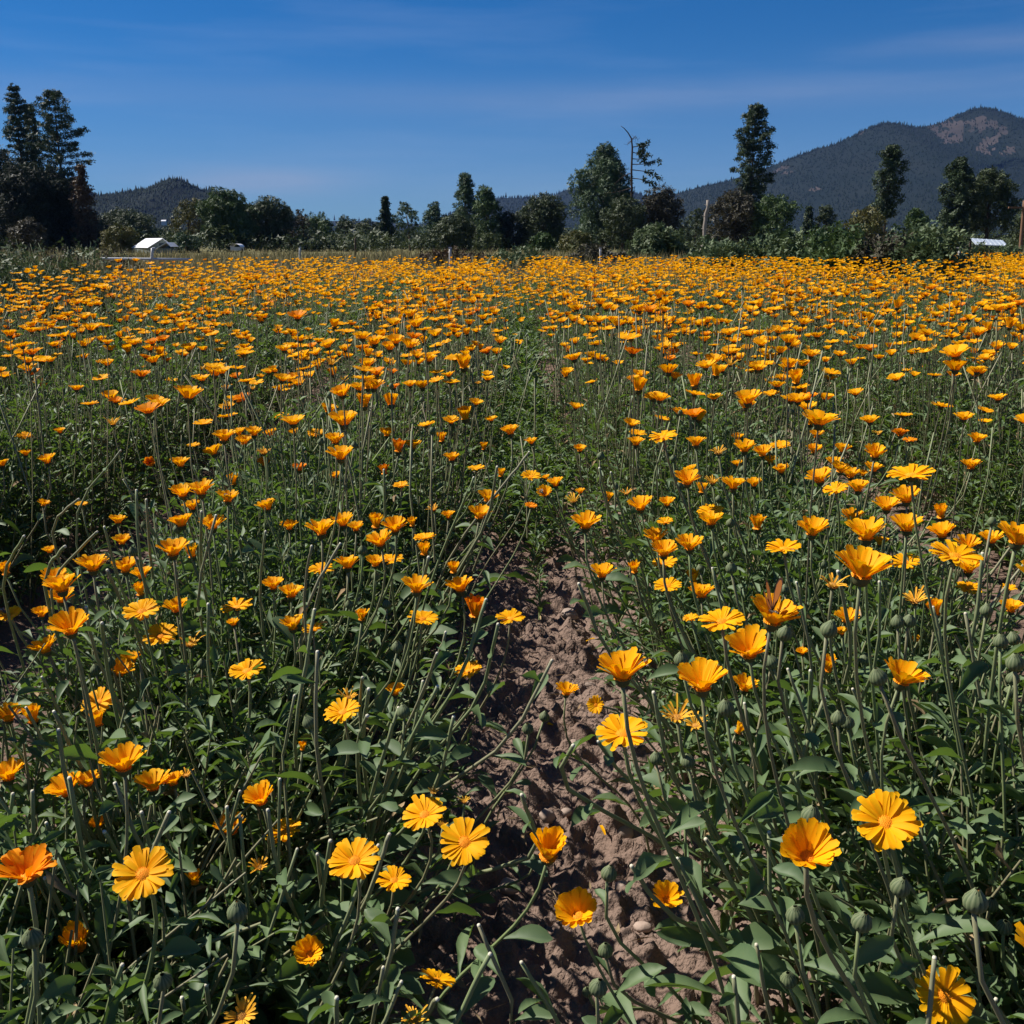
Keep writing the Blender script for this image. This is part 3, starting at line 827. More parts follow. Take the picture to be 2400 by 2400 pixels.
def tarp():
    D = 125.0
    P = at_y(556, 580, D); o = np.array([P[0], D, -0.04]); root = empty("covered_trailer", o)
    tag(root, "small white covered trailer glimpsed under the dark spreading oak", "trailer")
    zt = at_y(556, 571, D)[2]
    a = Acc(); V, F = box(-.55, .55, -1, 1, .35, zt - .35); a.add(V, F); a.build("box_body", M_WHITE, root, smooth=False)
    a = Acc()
    ang = np.linspace(0, PI, 9)
    V = np.array([(-.6 * math.cos(t), y, zt - .33 + .36 * math.sin(t)) for t in ang for y in (-1.05, 1.05)])
    F = [f for i in range(8) for f in ((2 * i, 2 * i + 2, 2 * i + 3), (2 * i, 2 * i + 3, 2 * i + 1))]
    a.add(V, F); a.build("cover", M_ROOF, root)
    for sx in (-.5, .5):
        V = [(sx, 0, .35)] + [(sx, .3 * math.cos(t), .3 + .3 * math.sin(t)) for t in np.linspace(0, 2 * PI, 13)[:-1]]
        V = np.array(V + [(v[0] + .1 * np.sign(sx), v[1], v[2]) for v in V])
        F = [(0, i + 1, (i + 1) % 12 + 1) for i in range(12)] + [(13, (i + 1) % 12 + 14, i + 14) for i in range(12)] + [t for i in range(12) for t in ((i + 1, i + 14, (i + 1) % 12 + 14), (i + 1, (i + 1) % 12 + 14, (i + 1) % 12 + 1))]
        a = Acc(); a.add(V, F); a.build("wheel", M_BARK, root)
tarp()
def far_house():
    D = 1180.0
    P = at_y(384, 515, D)
    root = empty("farmhouse", (P[0], D, P[2] - 3))
    tag(root, "tiny white farmhouse at the foot of the left wooded hill", "building")
    a = Acc(); V, F = box(-2.4, 2.4, -2, 2, -3, 1.6); a.add(V, F); a.build("wall", M_WHITE, root, smooth=False)
    a = Acc()
    for sg in (-1, 1):
        V, F = slab([(-2.7, 0, 2.9), (2.7, 0, 2.9), (2.7, sg * 2.3, 1.5), (-2.7, sg * 2.3, 1.5)], 0.15); a.add(V, F)
    a.build("roof", M_ROOF, root, smooth=False)
far_house()

# ------------------------------------------------------------------ marigold parts
LEAF_ROWS = [(0.0, .12), (.42, .62), (.74, .98)]
def leaf_template(curl=0.25, fold=0.16, twist=0.0, rows=LEAF_ROWS, wave=0.0):
    """leaf along +X, unit length, unit width over Y"""
    V, F = [], []
    for i, (t, w) in enumerate(rows):
        z = -curl * t * t + 0.10 * t
        for s in (-1, 0, 1):
            tw = twist * t
            y = s * w * 0.5
            zz = abs(s) * fold * w + wave * math.sin(i * 2.3 + s)
            V.append((t, y * math.cos(tw) - zz * math.sin(tw) * 0.5, z + zz * math.cos(tw) + y * math.sin(tw) * 0.6))
    n = len(rows)
    V.append((1.0, 0, -curl + 0.10))
    for i in range(n - 1):
        a = i * 3
        for c in (0, 1):
            F += [(a + c, a + c + 3, a + c + 4), (a + c, a + c + 4, a + c + 1)]
    a = (n - 1) * 3
    F += [(a, 3 * n, a + 1), (a + 1, 3 * n, a + 2)]
    return np.array(V), np.array(F)
def midrib(TV):
    """pale midrib: the middle column of a leaf is lighter than its margin"""
    if len(TV) == 5: return np.array([.1, -.1, .34, -.1, .1])
    n = (len(TV) - 1) // 3
    return np.array([-.10, .34, -.10] * n + [.10])
def mid_leaf(curl, fold, twist):
    V = np.array([(0, 0, 0), (.58, .5, fold * .9 - curl * .3 + twist * .12), (.55, 0, -curl * .3 + .05), (.58, -.5, fold * .9 - curl * .3 - twist * .12), (1, 0, -curl + .1)])
    return V, np.array([(0, 2, 1), (0, 3, 2), (2, 4, 1), (3, 4, 2)])
_r = np.random.default_rng(2)
LEAVES = [leaf_template(c, f, t, wave=w) for c, f, t, w in zip(_r.uniform(0.05, 0.6, 8), _r.uniform(0.05, 0.28, 8), _r.uniform(-0.8, 0.8, 8), _r.uniform(0, 0.05, 8))]
LEAVES_HI = [leaf_template(c, f, t, rows=[(0, .10), (.16, .22), (.34, .48), (.52, .82), (.68, 1.0), (.82, .92), (.93, .58)], wave=w) for c, f, t, w in zip(_r.uniform(0.05, 0.6, 8), _r.uniform(0.05, 0.28, 8), _r.uniform(-0.8, 0.8, 8), _r.uniform(0, 0.04, 8))]
LEAVES_MID = [mid_leaf(c, f, t) for c, f, t in zip(_r.uniform(0.05, 0.6, 6), _r.uniform(0.1, 0.28, 6), _r.uniform(-0.8, 0.8, 6))]
LEAF_FAR = (np.array([(0, 0, 0), (.55, .5, .08), (1, 0, -.1), (.5, -.5, .0)]), np.array([(0, 1, 2), (0, 2, 3)]))

def petal_pts(L, W, e0, e1, fine=True, r0=0.16, roll=0.0, curlend=0.0, crude=False):
    """one ray petal leaving a ring of radius r0 along +X and rising from angle e0 to e1 (radians)"""
    rows = [(0, .42), (.22, .72), (.48, .95), (.74, 1.0), (.94, .92), (1.0, .60)] if fine else [(0, .5), (.5, .95), (.9, .8)]
    if crude: rows = [(0, .35), (.92, 1.0)]
    V, F = [], []
    px, pz, tp = r0, 0.0, 0.0
    for i, (t, w) in enumerate(rows):
        n = 4
        for k in range(n):
            tt = tp + (t - tp) * (k + .5) / n
            e = e0 + (e1 - e0) * tt + curlend * tt ** 3
            px += math.cos(e) * L * (t - tp) / n; pz += math.sin(e) * L * (t - tp) / n
        tp = t
        e = e0 + (e1 - e0) * t
        for s in ((-1, 0, 1) if fine else (-1, 1)):
            y = s * W * .5 * w
            lift = (abs(s) * 0.14 * W * w if fine else 0) + roll * s * W * .5
            xx, zz = px - math.sin(e) * lift, pz + math.cos(e) * lift
            if fine and i == len(rows) - 1 and s != 0:
                xx -= 0.035 * L; zz -= 0.03 * L
            V.append((xx, y, zz))
    c = 3 if fine else 2
    for i in range(len(rows) - 1):
        for j in range(c - 1):
            a = i * c + j
            F += [(a, a + c, a + c + 1), (a, a + c + 1, a + 1)]
    return np.array(V), np.array(F)

FORMS = {   # e0, e1 (degrees), petal count, petal width, length jitter
    'b': (52, 31, 28, .285, .05),
    'w': (44, 17, 28, .285, .05),
    'f': (19, 5, 30, .27, .05),
    'c': (72, 58, 24, .24, .06),
    's': (50, 20, 28, .14, .30),
}
def petal_set(form, r, n=None):
    """angles and per-petal numbers of one flower head"""
    e0, e1, cnt, w, lj = FORMS[form]
    cnt = n or int(cnt + r.integers(-3, 4))
    out = []
    for i in range(cnt):
        if r.random() < (.16 if form == 's' else .012): continue
        inner = i % 2
        out.append((2 * PI * i / cnt + r.normal(0, .06), math.radians(e0 + inner * 8 + r.normal(0, 3)), math.radians(e1 + inner * 10 + r.normal(0, 6)), (1 - .06 * inner) * (1 + r.normal(0, lj)), w * r.uniform(.85, 1.12), r.normal(0, .12)))
    return out
def rotz(V, a):
    c, s = math.cos(a), math.sin(a)
    return np.stack([V[:, 0] * c - V[:, 1] * s, V[:, 0] * s + V[:, 1] * c, V[:, 2]], 1)

def rays_mesh(form, r, fine=True, n=None):
    acc = Acc()
    for (a, e0, e1, L, W, roll) in petal_set(form, r, n):
        if n: W *= FORMS[form][2] / n * .92
        V, F = petal_pts(L, W, e0, e1, fine, roll=roll)
        acc.add(rotz(V, a), F, r.random())
    return acc
def norm_scale(acc):
    V = np.concatenate(acc.V)
    return 1.0 / np.percentile(np.hypot(V[:, 0], V[:, 1]), 97)

def disc_acc(r, n=80, R=.30, fine=True):
    a = Acc()
    if not fine:
        ang = np.arange(6) * PI / 3
        V = np.concatenate([[(0, 0, .13)], np.stack([R * np.cos(ang), R * np.sin(ang), 0 * ang + .03], 1)])
        a.add(V, [(0, 1 + i, 1 + (i + 1) % 6) for i in range(6)], .3)
        return a
    ang = np.arange(12) * PI / 6
    V = [(0, 0, .10)] + [(R * .6 * math.cos(t), R * .6 * math.sin(t), .085) for t in ang] + [(R * math.cos(t), R * math.sin(t), .02) for t in ang]
    F = [(0, 1 + i, 1 + (i + 1) % 12) for i in range(12)] + [f for i in range(12) for f in ((1 + i, 13 + i, 13 + (i + 1) % 12), (1 + i, 13 + (i + 1) % 12, 1 + (i + 1) % 12))]
    a.add(V, F, .1)
    for i in range(n):
        q = math.sqrt((i + .5) / n); t = i * 2.39996
        x, y = R * q * math.cos(t), R * q * math.sin(t)
        z = .10 - .075 * q * q
        w, h = R * .10, R * (.12 + .12 * q * r.random())
        a.add([(x - w, y - w, z - .01), (x + w, y - w, z - .01), (x, y + w, z - .01), (x * 1.06, y * 1.06, z + h)], [(0, 1, 3), (1, 2, 3), (2, 0, 3)], r.random())
    return a

def lathe(prof, seg, rib=0.0, tips=None):
    V, F = [], []
    for i, (rad, z) in enumerate(prof):
        for j in range(seg):
            a = 2 * PI * j / seg
            q = rad * (1 + rib * (1 if j % 2 else -1))
            V.append((q * math.cos(a), q * math.sin(a), z + (tips if tips and i == len(prof) - 1 and j % 2 else 0)))
    for i in range(len(prof) - 1):
        for j in range(seg):
            a, b = i * seg + j, i * seg + (j + 1) % seg
            F += [(a, b, b + seg), (a, b + seg, a + seg)]
    return np.array(V), np.array(F)
CALYX = lathe([(.055, -.30), (.15, -.28), (.225, -.19), (.25, -.09), (.262, -.02), (.275, .02)], 26, .05, .05)
CALYX_LOW = lathe([(.06, -.30), (.24, -.19), (.27, .05)], 6)
BUD = lathe([(.12, -1.0), (.55, -.86), (.92, -.45), (1.0, .0), (.86, .45), (.56, .82), (.22, 1.12)], 26, .075, .16)

def basis(n, spin):
    """3x3 with columns x, y, n"""
    n = unit(n)
    t = unit(np.cross(n, np.array([math.cos(spin), math.sin(spin), .13])))
    return np.stack([t, np.cross(n, t), n], 1)

# ------------------------------------------------------------------ the flowers one can pick out: px, py, width in photograph pixels, form (b bowl, f flat, c half closed, s faded; d deep orange), tilt to the viewer, lean
HERO = """
276 1219 43 b|425 1223 62 b|497 1228 66 b|286 1267 44 b|405 1288 76 b|449 1296 35 c|116 1290 33 b|12 1337 34 c|217 1324 76 b|293 1329 62 b|332 1346 52 b|127 1355 64 b|143 1372 84 b
144 1399 66 b|328 1385 34 c|331 1430 86 f 12|413 1422 63 b|554 1420 74 f|22 1439 56 f 20|97 1437 45 b|163 1467 97 b 14|376 1487 82 f 15|446 1508 57 s|547 1460 34 b|104 1517 70 b 0 -14|308 1544 54 b
281 1571 64 b 5 16|578 1569 86 f 12|230 1644 83 f 24|19 1677 66 b 5|75 1680 48 c|228 1690 43 c|288 1786 106 b 5|18 1813 84 b 0 -8|153 1848 90 b 5 -8|205 1831 60 b|358 1836 85 b 5|405 1830 55 b|436 1815 44 sc
229 1931 44 b|60 2040 130 bd 6|333 2045 140 f 26|541 1940 80 b 5|609 1870 84 b 10|664 1947 87 f 5|456 2061 36 c|609 2031 52 s|180 2207 68 c 22|90 2104 46 s|565 2378 105 s 20
993 1906 106 f 22|1088 1971 126 f 30 -12|830 2014 127 f 14|799 2048 50 s|923 2061 86 f 10|724 2232 75 b 28|1025 2294 84 f -12 24|973 2387 66 s|1015 1856 30 s|1088 1878 30 s|1038 1934 30 s
1287 1992 82 c 14|1352 2138 107 b 26|1563 2104 77 b 22|2076 1924 150 f 26|1893 1996 147 b 20|2216 2334 140 f 44
1372 1225 73 b|1560 1222 40 f|1667 1219 62 b|1775 1228 42 c|1538 1259 62 b|1556 1290 68 b|1557 1318 62 f|1616 1276 68 b|1411 1341 63 b|1487 1333 30 c|1565 1371 67 f 14|1625 1355 33 c|1643 1389 65 b
1837 1282 85 f 5|1619 1448 40 f|1691 1453 108 f 14|1755 1520 110 b 4|1813 1441 122 b 4|1196 1447 70 f|1458 1570 126 b 2|1645 1595 122 b 5|1328 1618 56 b 4 8|1396 1652 45 f 62 -30|1458 1715 128 f 12
1746 1607 62 b|1587 1678 86 s 12|1630 1698 66 s 10|1733 1710 32 c 0 30|1904 1240 78 b|1999 1212 60 b|2030 1247 100 b|2063 1270 40 b|2125 1230 80 b|2207 1247 66 b|2205 1203 36 c|2323 1262 60 b|2385 1257 100 b
2240 1298 125 f 5|2268 1275 60 b|2270 1331 62 b|2122 1316 68 f|2023 1330 140 b 4|1953 1368 73 s|2144 1405 66 s|2271 1378 60 f|2364 1377 38 f|2370 1424 55 b|2191 1430 42 c|1985 1448 60 b|1973 1481 35 b
2117 1585 105 b 8 10|1880 1528 30 b|1940 1560 44 c|2150 1500 30 b|678 1233 44 b|752 1240 74 b|803 1222 58 b|834 1236 42 b|881 1225 38 c|925 1234 62 b|966 1225 25 c|889 1267 66 b|995 1259 55 f|994 1290 34 c
814 1321 62 b|880 1318 48 b|917 1309 60 f|752 1332 60 f|640 1371 54 b|682 1389 62 b|976 1374 76 b|1078 1374 70 b|1114 1430 54 cd|848 1444 32 c|991 1448 74 f|685 1464 64 b|733 1473 52 f|1097 1570 66 f 5
926 1619 50 b|817 1632 58 s|802 1666 88 f 14|1050 1208 34 b|1124 1204 60 b|709 1751 22 c|1063 1333 32 c|57 1022 40 f|140 1010 28 b|60 1062 32 b|110 1078 45 b|4 1087 36 b|352 1085 26 cd 60|454 1043 32 f|423 1085 46 b
191 1181 30 f|102 1180 30 b|427 1153 60 b|471 1147 66 b|450 1186 46 b|525 1023 55 b|559 1013 35 b|595 1013 45 b|634 1016 35 b|572 1034 42 b|499 1058 48 b|740 1015 43 f|689 1013 30 b|786 1030 50 b|798 1065 66 b
907 1015 38 b|934 1049 34 cd|621 1084 40 bd|701 1096 38 bd|900 1103 28 cd|786 1115 30 b|534 1166 56 b|625 1186 53 b|939 1137 38 f|546 1127 30 c|618 1060 38 s|967 1043 42 b|1035 1027 26 c|1196 1010 47 b
1245 1035 31 b|1134 1048 20 c|1359 1052 32 b|1059 1072 40 b|1117 1097 43 f|1174 1110 23 c|1245 1115 48 f|1280 1119 20 b|1301 1132 42 b|1276 1155 38 b 25|1245 1185 30 fd|1145 1166 55 b|1344 1172 46 s|1360 1152 26 b
1016 1193 36 s|1495 1015 43 f|1490 1036 43 b|1553 1022 68 f|1631 1036 49 b|1684 1058 50 s|1745 1048 56 b|1787 1060 47 b|1728 1025 33 b|1728 1087 30 b|1618 1100 33 b|1611 1123 66 b|1670 1129 45 s|1645 1146 28 c
1719 1135 60 b|1767 1132 40 b|1468 1155 34 s|1425 1166 26 c|1500 1184 62 b|1666 1197 64 f|1563 1178 40 b|1829 1044 50 f|1831 1101 40 b|1805 1080 36 b|1914 1019 36 b|1975 1052 44 b|2051 1061 56 b|2047 1097 46 b
1908 1054 40 b|1956 1083 40 b|1970 1098 50 b|1994 1111 48 b|1920 1119 64 b|1957 1145 62 f|2011 1142 56 b|2135 1109 108 f 4|2124 1164 70 b|2078 1184 64 b|2290 1028 45 b|2276 1090 47 b|2110 1015 40 bd|2132 1031 35 fd
2060 1015 30 s|2023 1110 26 b
"""
def parse(txt):
    out = []
    for tok in txt.replace("\n", "|").split("|"):
        f = tok.split()
        if len(f) < 4: continue
        out.append(dict(px=float(f[0]), py=float(f[1]), w=float(f[2]), form=f[3][0] if f[3] != 'sc' else 's', deep='d' in f[3], cup=f[3] == 'sc', tilt=float(f[4]) if len(f) > 4 else None, lean=float(f[5]) if len(f) > 5 else 0.0))
    return out
heroes = parse(HERO)
DIAM = {'b': .050, 'f': .056, 'c': .038, 's': .043}
def place(px, py, w, D, zlo, zhi):
    """a point on the sight line of (px, py) whose height above the ground is believable; returns point and diameter"""
    v = (py - 1200) / 2400
    k = math.sin(PITCH) + v * math.cos(PITCH)
    t = D * 2400 / w
    z = CAM_H - t * k
    zc = min(max(z, zlo), zhi)
    t = (CAM_H - zc) / k
    return at_depth(px, py, t), w * t / 2400, t
hr = np.random.default_rng(42)
for h in heroes:
    zlo = .46 if h['py'] < 1500 else (.37 if h['py'] < 1900 else .27)
    h['pos'], h['D'], h['t'] = place(h['px'], h['py'], h['w'], DIAM[h['form']] * hr.uniform(.95, 1.05), zlo, .80)
    tilt = h['tilt'] if h['tilt'] is not None else {'b': 2, 'f': 8, 'c': 2, 's': 6}[h['form']]
    tl, le = math.radians(tilt + hr.normal(0, 4)), math.radians(h['lean'] - 3 + hr.normal(0, 6))
    h['n'] = unit(np.array([math.sin(le), -math.sin(tl), math.cos(tl) * math.cos(le)]))
hp = np.array([[h['px'], h['py'], h['w'], h['t']] for h in heroes])

BUDS = """339 1231 17|416 1240 20|312 1293 22 o|214 1413 19|255 1405 20|224 1570 24|258 1554 24|320 1590 22|474 1557 24|275 1608 18|430 1748 23|351 1681 20 o|590 1270 16|64 1837 23|217 1969 28|76 2199 46 o|85 2277 42|382 2300 43
556 2138 46 o|467 2011 22|301 2236 20|850 1290 22 o|675 1309 18 o|906 1417 20|819 1417 20|931 1517 26|957 1486 18 o|946 1669 30|757 1778 26|881 1351 20 o|724 1694 30|1476 1302 18|1712 1226 20|1714 1332 26 o|1703 1302 17
1597 1546 34 o|1701 1660 38 o|1613 1785 32|1237 1708 26 o|1276 1680 24|1538 1778 30 o|1641 1333 18|1943 1476 38 o|1840 1382 22|1930 1323 20|2104 1458 30|2131 1456 30|1839 1486 34|1809 1552 30|2058 1588 40|2345 1504 32
2375 1498 30|2379 1554 40|2312 1431 28|1965 1684 34|1986 1694 32|2374 1591 30|2368 1622 28|2028 1545 26|1427 2048 36|1610 1927 32|1636 1876 30|1402 2315 42|1377 2325 24|1419 2228 34|1253 2014 24|2042 1825 36|1901 1912 44
1864 2146 42|2020 2162 46 o|2110 2080 44|2286 2114 54 o|2322 2120 34|1848 2297 38|2097 2107 24|2354 2173 36|1408 1069 18 o|1578 1075 15|1442 1140 16|1593 1139 17|1684 1170 16|1713 1210 16|1741 1101 16|752 1036 16|830 1044 16|625 1232 17|588 1270 17"""
buds = []
for tok in BUDS.replace("\n", "|").split("|"):
    f = tok.split()
    buds.append(dict(px=float(f[0]), py=float(f[1]), w=float(f[2]), open=len(f) > 3))
for b in buds:
    zlo = .42 if b['py'] < 1500 else (.28 if b['py'] < 1900 else .16)
    b['pos'], b['D'], b['t'] = place(b['px'], b['py'], b['w'], .0165, zlo, .72)

STUBS = """163 1825 205 2064|270 1837 317 1958|332 1905 357 2002|396 1905 363 1983|245 1950 289 2023|109 1930 133 1996|106 2059 158 2163|286 2263 239 2398|427 2340 438 2400|484 2309 493 2390|562 1915 590 2225|562 1856 525 2014|532 1893 540 1990|30 1862 15 1960|76 1856 78 1950
656 1828 653 2017|628 1900 641 1990|696 1992 631 2191|774 1972 755 2095|744 2003 752 2070|912 1957 889 2030|886 1983 817 2142|932 2132 917 2235|1123 2170 1199 2343|1148 2238 1066 2398|940 2303 904 2390|898 2269 873 2398|789 2340 789 2398|1025 2342 998 2378
1223 1864 1262 1968|1223 2257 1309 2398|1720 2291 1731 2398|1773 2216 1793 2328|1588 2014 1650 2145|1655 1968 1790 2197|1481 2031 1526 2098|1803 1952 1805 2163|2190 2247 2176 2398 .86|2334 2343 2322 2399|1986 2281 2014 2353
1004 1307 994 1350|1044 1483 1022 1551|1167 1464 1137 1598|1025 1610 988 1684|1063 1681 1038 1796|861 1678 845 1715|864 1616 855 1680|690 1632 662 1775|934 1660 914 1722|730 1281 720 1330|797 1275 749 1355|737 1430 699 1660|1024 1532 1000 1600|991 1598 973 1697|850 1588 845 1632|744 1529 740 1650|622 1247 612 1330|1139 1406 1097 1541
1293 1549 1225 1684|1343 1748 1315 1798|1357 1369 1399 1480|1532 1624 1557 1756|1745 1650 1768 1790|1402 1739 1445 1800|1670 1333 1690 1420|1867 1366 1896 1510|1964 1340 1992 1480|2061 1365 2061 1490|2187 1424 2201 1473|2263 1439 2303 1666|2303 1298 2291 1430|1847 1570 1893 1697|1899 1573 1896 1697|1932 1638 1875 1790|1839 1600 1850 1680|1847 1684 1865 1790|1999 1616 2048 1700
245 1236 264 1309|506 1209 472 1340|472 1200 470 1300|56 1257 16 1324|152 1281 118 1321|227 1247 140 1337|252 1337 280 1402|239 1461 242 1498|127 1669 186 1790|99 1588 137 1663|62 1660 102 1740|137 1712 149 1798|488 1417 488 1551|202 1424 208 1470
290 1125 343 1215|320 1150 322 1240|343 1172 352 1300|184 1170 136 1210|282 1057 208 1145|1405 1098 1428 1200|1432 1108 1445 1160|900 1102 902 1190|1110 1120 1085 1180|1165 1095 1150 1190|1240 1060 1185 1130"""
stubs = []
for tok in STUBS.replace("\n", "|").split("|"):
    f = [float(q) for q in tok.split()]
    stubs.append(dict(px=f[0], py=f[1], bx=f[2], by=f[3], near=f[4] if len(f) > 4 else None))
for s in stubs:
    zt = float(np.interp(s['py'], (1000, 1300, 1700, 2400), (.64, .61, .47, .29))) + hr.uniform(-.03, .03)
    k = math.sin(PITCH) + (s['py'] - 1200) / 2400 * math.cos(PITCH)
    s['t'] = s['near'] or (CAM_H - zt) / k
    s['pos'] = at_depth(s['px'], s['py'], s['t'])

# ------------------------------------------------------------------ the leafy mass of the rows
def canopy_h(x, y):
    """height of the leaf canopy over row ground"""
    base = np.interp(y, (0.3, 0.9, 1.6, 3.0, 6.0), (0.27, 0.34, 0.42, 0.50, 0.52))
    return base * (0.76 + 0.5 * fbm(x * 1.3 + 40, y * 1.1 + 7, 3))
def half_width(y):
    return np.interp(y, (0.5, 1.6, 2.8, 4.5, 7.0, 10), (0.49, 0.49, 0.47, 0.47, 0.52, .60))
FAR_EDGE = lambda x: np.where(x > 6.8, 30.0, 19.5 + 0.25 * np.minimum(x, 4)) + 0.5 * np.sin(x * 1.7)
LEFT_EDGE = lambda y: -4.4 - 0.12 * np.sin(y * 1.9) - np.where(y < 9, 6.0, 0)

def shoots(y0, y1, per_m, seed):
    """roots (K,3) and tips (K,3) of leafy shoots for all rows in view between y0 and y1"""
    r = np.random.default_rng(seed)
    roots, tips = [], []
    ks = range(-9, 14)
    for k in ks:
        c = GAP0 + ROW / 2 + k * ROW
        n = int((y1 - y0) * per_m)
        y = r.uniform(y0, y1, n)
        vis = (np.abs(c) < 0.52 * y + 1.05) if y1 < 8 else (np.abs(c) < 0.52 * y + 0.9)
        vis &= (y < FAR_EDGE(np.full(n, c))) & (c > LEFT_EDGE(y))
        y = y[vis]; n = len(y)
        if n == 0: continue
        hw = half_width(y)
        stray = (r.random(n) < np.where(k in (-1, 0), .26, 0)) & (y > 3.7 + r.normal(0, .35, n))       # seedlings that close the paths further off
        xr = c + r.normal(0, 1, n) * np.interp(y, (1.8, 2.6, 4.0), (.14, .17, .22)); xr = np.clip(xr, c - hw * .8, c + hw * .8)
        a = r.uniform(0, 2 * PI, n)
        sp = np.abs(r.normal(0, .55, n)).clip(0, 1)
        off = (xr - c) + np.cos(a) * sp * hw * np.interp(y, (2, 4), (1.0, .8))
        off = np.clip(off, -hw, hw)
        off = np.where(stray, (-1 if k == 0 else 1) * r.uniform(.46, .66, n), off); xr = np.where(stray, c + off + r.normal(0, .05, n), xr)
        tx = c + off; ty = y + np.sin(a) * sp * .22
        hh = canopy_h(tx, ty) * np.where(stray, r.uniform(.5, 1.0, n), 1) * (1 - .62 * np.minimum(np.abs(off / hw), 1) ** 2.6) * r.uniform(.74, 1.12, n)
        roots.append(np.stack([xr, y, np.full(n, .01)], 1)); tips.append(np.stack([tx, ty, hh], 1))
    return np.concatenate(roots), np.concatenate(tips), r

def foliage(name, y0, y1, per_m, nleaf, lod, seed, lsize):
    R0, T0, r = shoots(y0, y1, per_m, seed)
    K = len(R0)
    mid = R0 * .45 + T0 * .55; mid[:, :2] = R0[:, :2] * .62 + T0[:, :2] * .38
    acc = Acc()
    m = {0: 5, 1: 3, 2: 2}[lod]
    q = np.linspace(0, 1, m)[None, :, None]
    P = (1 - q) ** 2 * R0[:, None] + 2 * (1 - q) * q * mid[:, None] + q ** 2 * T0[:, None]
    if lod < 2:
        rad = np.linspace(1, .55, m)[None] * r.uniform(.0020, .0036, K)[:, None] * (1.0 if lod == 0 else 1.1)
        V, F, per = tubes(P, rad, 4 if lod == 0 else 3, cap=False)
        acc.add(V, F, np.repeat(r.random(K) * .6, per), 1)
    # leaves
    t = (np.arange(nleaf)[None] + r.random((K, nleaf))) / nleaf * .92 + .08
    tt = t[..., None]
    pos = (1 - tt) ** 2 * R0[:, None] + 2 * (1 - tt) * tt * mid[:, None] + tt ** 2 * T0[:, None]
    tan = unit(2 * (1 - tt) * (mid - R0)[:, None] + 2 * tt * (T0 - mid)[:, None])
    az = np.arange(nleaf)[None] * 2.4 + r.uniform(0, 6.28, (K, 1)) + r.normal(0, .4, (K, nleaf))
    side = np.stack([np.cos(az), np.sin(az), 0 * az], -1)
    up = r.uniform(.25, 1.1, (K, nleaf, 1))
    X = unit(side + tan * up + np.array([0, 0, .05]))
    size = lsize * (1.12 - .45 * t) * r.uniform(.7, 1.25, (K, nleaf))
    pos, X, size = pos.reshape(-1, 3), X.reshape(-1, 3), size.ravel()
    N = unit(np.cross(X, np.cross(np.array([0, 0, 1.0]) + r.normal(0, .35, X.shape), X)))
    Y = np.cross(N, X)
    wid = size * r.uniform(.16, .28, len(size))
    # keep sight lines to the picked-out flower heads and buds open, as the plants in the photograph leave them
    keep = pos[:, 2] > .004
    if y0 < 3:
        pr3 = [project(pos + X * (size * f)[:, None]) for f in (0, .5, .95)]
        qx, qy, qd = pr3[1]
        tgt = [(h['px'], h['py'], h['w'] * .80, h['w'] * .66, h['t']) for h in heroes] + [(b['px'], b['py'], b['w'] * .9, b['w'] * .9, b['t']) for b in buds] + [(s['px'], s['py'] + 12, 10, 16, s['t']) for s in stubs]
        rp = size * 2400 / np.maximum(qd, .05) * .12
        for (cx, cy, rx, ry, d) in tgt:
            for (ax, ay, ad) in pr3:
                keep &= ~((((ax - cx) / (rx + rp)) ** 2 + ((ay - cy) / (ry + rp)) ** 2 < 1) & (ad < d - .01) & (ad > 0))
        keep &= qd > .32
    pos, X, N, Y, size, wid = pos[keep], X[keep], N[keep], Y[keep], size[keep], wid[keep]
    n = len(pos)
    var = np.clip(r.normal(.45, .25, n), 0, .999)
    dry = r.random(n) < .018
    tm = LEAVES if lod == 0 else (LEAVES_MID if lod == 1 else [LEAF_FAR])
    pick = r.integers(0, len(tm), n)
    for i, (TV, TF) in enumerate(tm):
        for dm in (False, True):
            s = (pick == i) & (dry == dm)
            if not s.any(): continue
            V, F, Rv, _ = scatter(TV, TF, pos[s], X[s] * size[s, None], Y[s] * wid[s, None], N[s] * size[s, None] * .8, var[s])
            if lod < 2: Rv = np.clip(Rv + np.tile(midrib(TV), s.sum()), 0, .999)
            acc.add(V, F, Rv, 2 if dm else 0)
    o = acc.build(name, [M_LEAF, M_STEM, M_LEAF_DRY])
    tag(o, kind='stuff')
    return n

foliage("marigold_foliage", .35, 1.5, 400, 19, 0, 201, .060)
foliage("marigold_foliage", 1.5, 3.4, 520, 18, 1, 204, .055)
foliage("marigold_foliage", 3.4, 6.5, 300, 15, 1, 202, .064)
foliage("marigold_foliage", 6.5, 31, 88, 9, 2, 203, .118)

